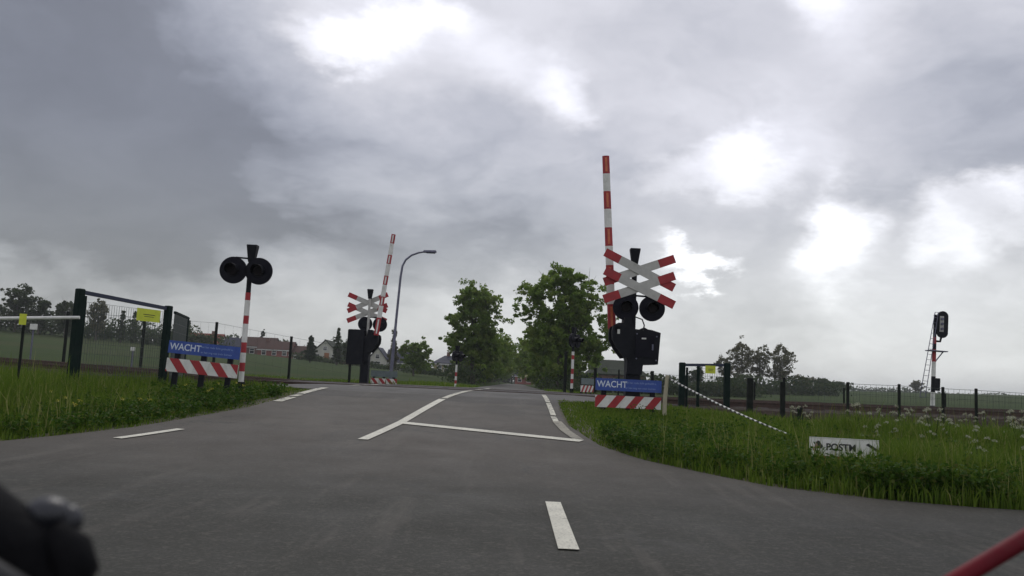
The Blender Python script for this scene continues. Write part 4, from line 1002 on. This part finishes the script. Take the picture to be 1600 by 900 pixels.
# undergrowth at the feet of the avenue
def hedge(label, pts, h, wd, material, leaf=0.3, n=1600, name='hedge', z=None):
    P_ = []
    for _ in range(n):
        u = rnd.random()*(len(pts)-1); i = int(u); f = u-i; x = pts[i][0]*(1-f)+pts[i+1][0]*f; y = pts[i][1]*(1-f)+pts[i+1][1]*f
        hh = h*(0.65+0.35*math.sin(x*0.9+y*0.17)*math.sin(x*0.31+y*0.05+1))
        P_.append((x+rnd.gauss(0, wd/2.5), y+rnd.gauss(0, wd/2.5), ground(x, y)+hh*rnd.random()**0.75))
    o = leafmesh(name, np.array(P_), leaf, material); tag(o, label, 'hedge'); return o
hedge('shrubby undergrowth below the left row of roadside trees', [(-5.2, 78), (-5.0, 120), (-4.4, 220)], 2.6, 2.2, F_darktree, 0.34, 6000)
hedge('shrubby undergrowth below the right row of roadside trees', [(4.3, 62), (5.0, 90), (5.0, 120), (9, 220)], 2.3, 2.2, F_darktree, 0.32, 7000)
hedge('dark hedge across the far field behind the low right gate', [(7, 90), (14, 92), (22, 96), (29, 104)], 2.3, 1.8, F_darktree, 0.34, 8000)
hedge('dark hedge at the foot of the thin trees on the right', [(33, 140), (42, 142), (56, 150)], 3.4, 3.0, F_darktree, 0.5, 5000)
hedge('dark garden hedge in front of the village behind the left gate', [(-104, 150), (-92, 152), (-80, 156), (-66, 160), (-58, 165)], 4.4, 4.0, F_darktree, 0.55, 9000)
hedge('garden hedge beside the cottage and the white gabled house', [(-44, 170), (-34, 168), (-20, 158), (-13, 150)], 1.6, 2.0, F_darktree, 0.4, 4500)
hedge('dark bushes closing off the far end of the road behind the brick house', [(-12, 262), (0, 268), (12, 262)], 5.0, 3, F_darktree, 0.6, 4000)
hedge('low bushes around the cream farmhouse', [(-18, 140), (-12, 150), (-5, 152)], 1.4, 1.5, F_darktree, 0.36, 1800)

def simple(label, x, y, h, rx, material, n=70, leaf=0.4, dens=0.8, clump=0.6, name='deciduous_tree', zc=0.58, rz_=None, z=None, lower=True):
    cr = [(0, h*zc, rx, (rz_ or h*0.40), int(n*1.6))]
    return tree(label, x, y, h, cr, leaf, material, dens, name, clump=clump, z=z, limbs=8)
simple('tall dark tree at the far left edge behind the white rail', -88.7, 150, 9.0, 2.6, F_darktree, 110, 0.42)
simple('round dark tree second from the left edge of the picture', -84.5, 150, 7.2, 2.0, F_darktree, 70, 0.42)
simple('dark tree just left of the tall green gate', -79.8, 150, 7.0, 2.3, F_darktree, 80, 0.42)
simple('brownish dark tree seen through the left end of the green gate', -74.2, 150, 7.6, 1.8, F_bare, 80, 0.36, 0.8)
def conical(label, x, y, h, r, material, n=60, z=None, name='poplar_tree'):
    cr = [(0, h*0.32, r, h*0.24, n), (0, h*0.58, r*0.72, h*0.22, n//2), (0, h*0.84, r*0.34, h*0.14, n//4)]
    return tree(label, x, y, h, cr, 0.32, material, 0.9, name, clump=0.3, limbs=4, z=z)
conical('slim poplar seen through the middle of the green gate', -69.8, 150, 6.0, 0.8, F_darktree)
conical('second slim poplar in the green gate, right of the first', -72.2, 160, 6.2, 0.8, F_darktree)
conical('small pointed conifer above the slate-roofed house by the left light post', -73.5, 190, 7.5, 0.9, F_conifer, name='conifer_tree', z=4.6)
conical('small pointed conifer beside the conifer above the left sign', -76.5, 190, 6.8, 1.1, F_conifer, name='conifer_tree', z=4.6)
conical('pointed tree behind the brown brick house roof', -58.5, 196, 6.6, 0.9, F_conifer, name='conifer_tree', z=4.0)
conical('dark conifer between the brick houses and the cottage', -36.2, 150, 5.0, 1.3, F_conifer, 110, name='conifer_tree')
conical('slender poplar rising behind the cottage roof', -31.5, 150, 6.9, 0.8, F_darktree, 80)
simple('bushy dark tree between the poplar and the far left barrier', -29.3, 150, 5.4, 1.6, F_darktree, 80, 0.34)
conical('slim pale poplar at the foot of the street lamp', -17.3, 120, 6.6, 0.8, F_bare, 60)
tree('round green tree right of the street lamp', -14.3, 120, 5.6, [(0, 3.3, 2.1, 2.1, 190), (0.8, 1.8, 1.9, 1.3, 70)], 0.30, F_tree, 1.0, clump=0.42)
# thin, budding trees on the right
def budding(label, x, y, h, crown, n_l=26):
    return tree(label, x, y, h, crown, 0.30, F_bare, 0.62, 'budding_tree', clump=0.55, limbs=n_l, trunk_r=0.13, z=ground(x, y))
budding('thin budding tree, leftmost and tallest of the three on the right horizon', 39.6, 150, 9.4, [(0, 6.4, 2.9, 2.7, 170), (-3.1, 4.6, 1.9, 1.6, 80), (-1.5, 3.4, 2.4, 1.5, 60)])
budding('thin budding tree, middle of the three on the right horizon', 42.9, 151, 8.6, [(0, 5.9, 2.3, 2.6, 140), (0, 3.3, 2.2, 1.5, 50)])
budding('thin budding tree, rightmost of the three on the right horizon', 46.2, 150, 9.0, [(0.4, 5.8, 2.6, 3.2, 190), (0, 3.2, 2.2, 1.4, 50)])
simple('small green tree framed by the low gate on the right', 31.6, 150, 4.4, 1.4, F_darktree, 50, 0.36)
simple('grey-green tree right of the three thin trees', 67, 200, 4.0, 2.3, F_bare, 70, 0.36, 0.8)
simple('lower grey-green tree beside it on the right horizon', 71.5, 200, 3.4, 2.2, F_darktree, 60, 0.4)
simple('small bush-like tree trailing right of the grey-green pair', 77.5, 205, 2.6, 2.4, F_darktree, 50, 0.4)
simple('lone small tree on the horizon left of the railway signal', 135.5, 290, 4.2, 2.2, F_bare, 50, 0.5)
# horizon belt of trees far off
P_ = []
for i in range(9000):
    x = rnd.uniform(60, 420); y = 480+rnd.gauss(0, 8); hh = 2.6*(0.7+0.6*math.sin(x*0.11)*math.sin(x*0.043+1)+0.3*math.sin(x*0.41))
    P_.append((x, y, ground(x, y)-0.3+max(0.8, hh)*rnd.random()))
o = leafmesh('treeline', np.array(P_), 1.3, F_darktree); tag(o, 'low dark line of distant trees along the right horizon', 'treeline', kind='stuff')
P_ = []
for i in range(9000):
    x = rnd.uniform(-330, -60); y = 300+rnd.gauss(0, 8); hh = 6.5*(0.7+0.5*math.sin(x*0.13)*math.sin(x*0.05+1)+0.3*math.sin(x*0.37))
    P_.append((x, y, ground(x, y)-0.3+max(1, hh)*rnd.random()))
o = leafmesh('treeline', np.array(P_), 1.3, F_darktree); tag(o, 'low dark line of distant trees behind the village on the left', 'treeline', kind='stuff')

# ------------------------------------------------------------------ the bicycle's handlebar, close to the camera
t_ = thing('bicycle_handlebar', 'blurred black handlebar grip with brake hood and red tube at the bottom edge', 'bicycle', (0, 0.55, 0.0))
def near(px, py, d):    # hand-measured spots round the handlebar, metres from the camera foot
    return (px, d-0.55, py)
MB().tube([near(-0.37, 0.930, .50), near(-0.330, 0.917, .50), near(-0.300, 0.898, .50), near(-0.275, 0.885, .50), near(-0.262, 0.868, .50)], [0.026, 0.027, 0.026, 0.024, 0.018], M_rubber, 20).obj('grip', t_, smooth=50)
MB().ball(near(-0.270, 0.911, .51), 0.0115, M_gloss, 18, 12, (1.15, 1, 0.85)).obj('bell', t_, smooth=60)
MB().ball(near(-0.261, 0.907, .515), 0.009, M_gloss, 18, 12, (1, 1, 1.0)).obj('bell_cap', t_, smooth=60)
MB().tube([near(-0.262, 0.902, .5), near(-0.250, 0.892, .5), near(-0.246, 0.883, .5), near(-0.250, 0.868, .5), near(-0.258, 0.855, .5)], [0.009, 0.013, 0.013, 0.009, 0.004], M_rubber, 18).obj('brake_hood', t_, smooth=50)
MB().tube([near(-0.30, 0.905, .46), near(-0.275, 0.888, .46), near(-0.255, 0.874, .47), near(-0.243, 0.860, .48)], [0.010, 0.009, 0.008, 0.007], mat('grey_rubber', (0.020, 0.020, 0.021), None, 30, 0.6), 12).obj('brake_lever', t_, smooth=50)
MB().tube([near(-0.33, 0.90, .5), near(-0.32, 0.86, .5), near(-0.30, 0.82, .5)], [0.035, 0.045, 0.05], M_rubber, 16).obj('stem_cover', t_, smooth=50)
MB().tube([near(-0.262, 0.848, .55), near(-0.20, 0.800, .6), near(0.0, 0.735, .75), near(0.25, 0.745, .86), near(0.45, 0.815, .9), near(0.535, 0.868, .9), near(0.68, 0.955, .9)], 0.009, M_redtube, 16).obj('red_tube', t_, smooth=60)

# ------------------------------------------------------------------ thin damp air
hm = bpy.data.materials.new('damp_air'); hm.use_nodes = True; t = NT(hm.node_tree); t.n.clear()
pv = t.node('ShaderNodeVolumePrincipled'); pv.inputs['Color'].default_value = (0.92, 0.95, 0.97, 1); pv.inputs['Density'].default_value = 0.0004
t.l.new(pv.outputs[0], t.node('ShaderNodeOutputMaterial').inputs['Volume'])
hz_ = MB().box((0, 850, 14), (4200, 2900, 50), hm).obj('haze'); hz_['kind'] = 'stuff'; hz_['label'] = 'thin damp haze over the fields'
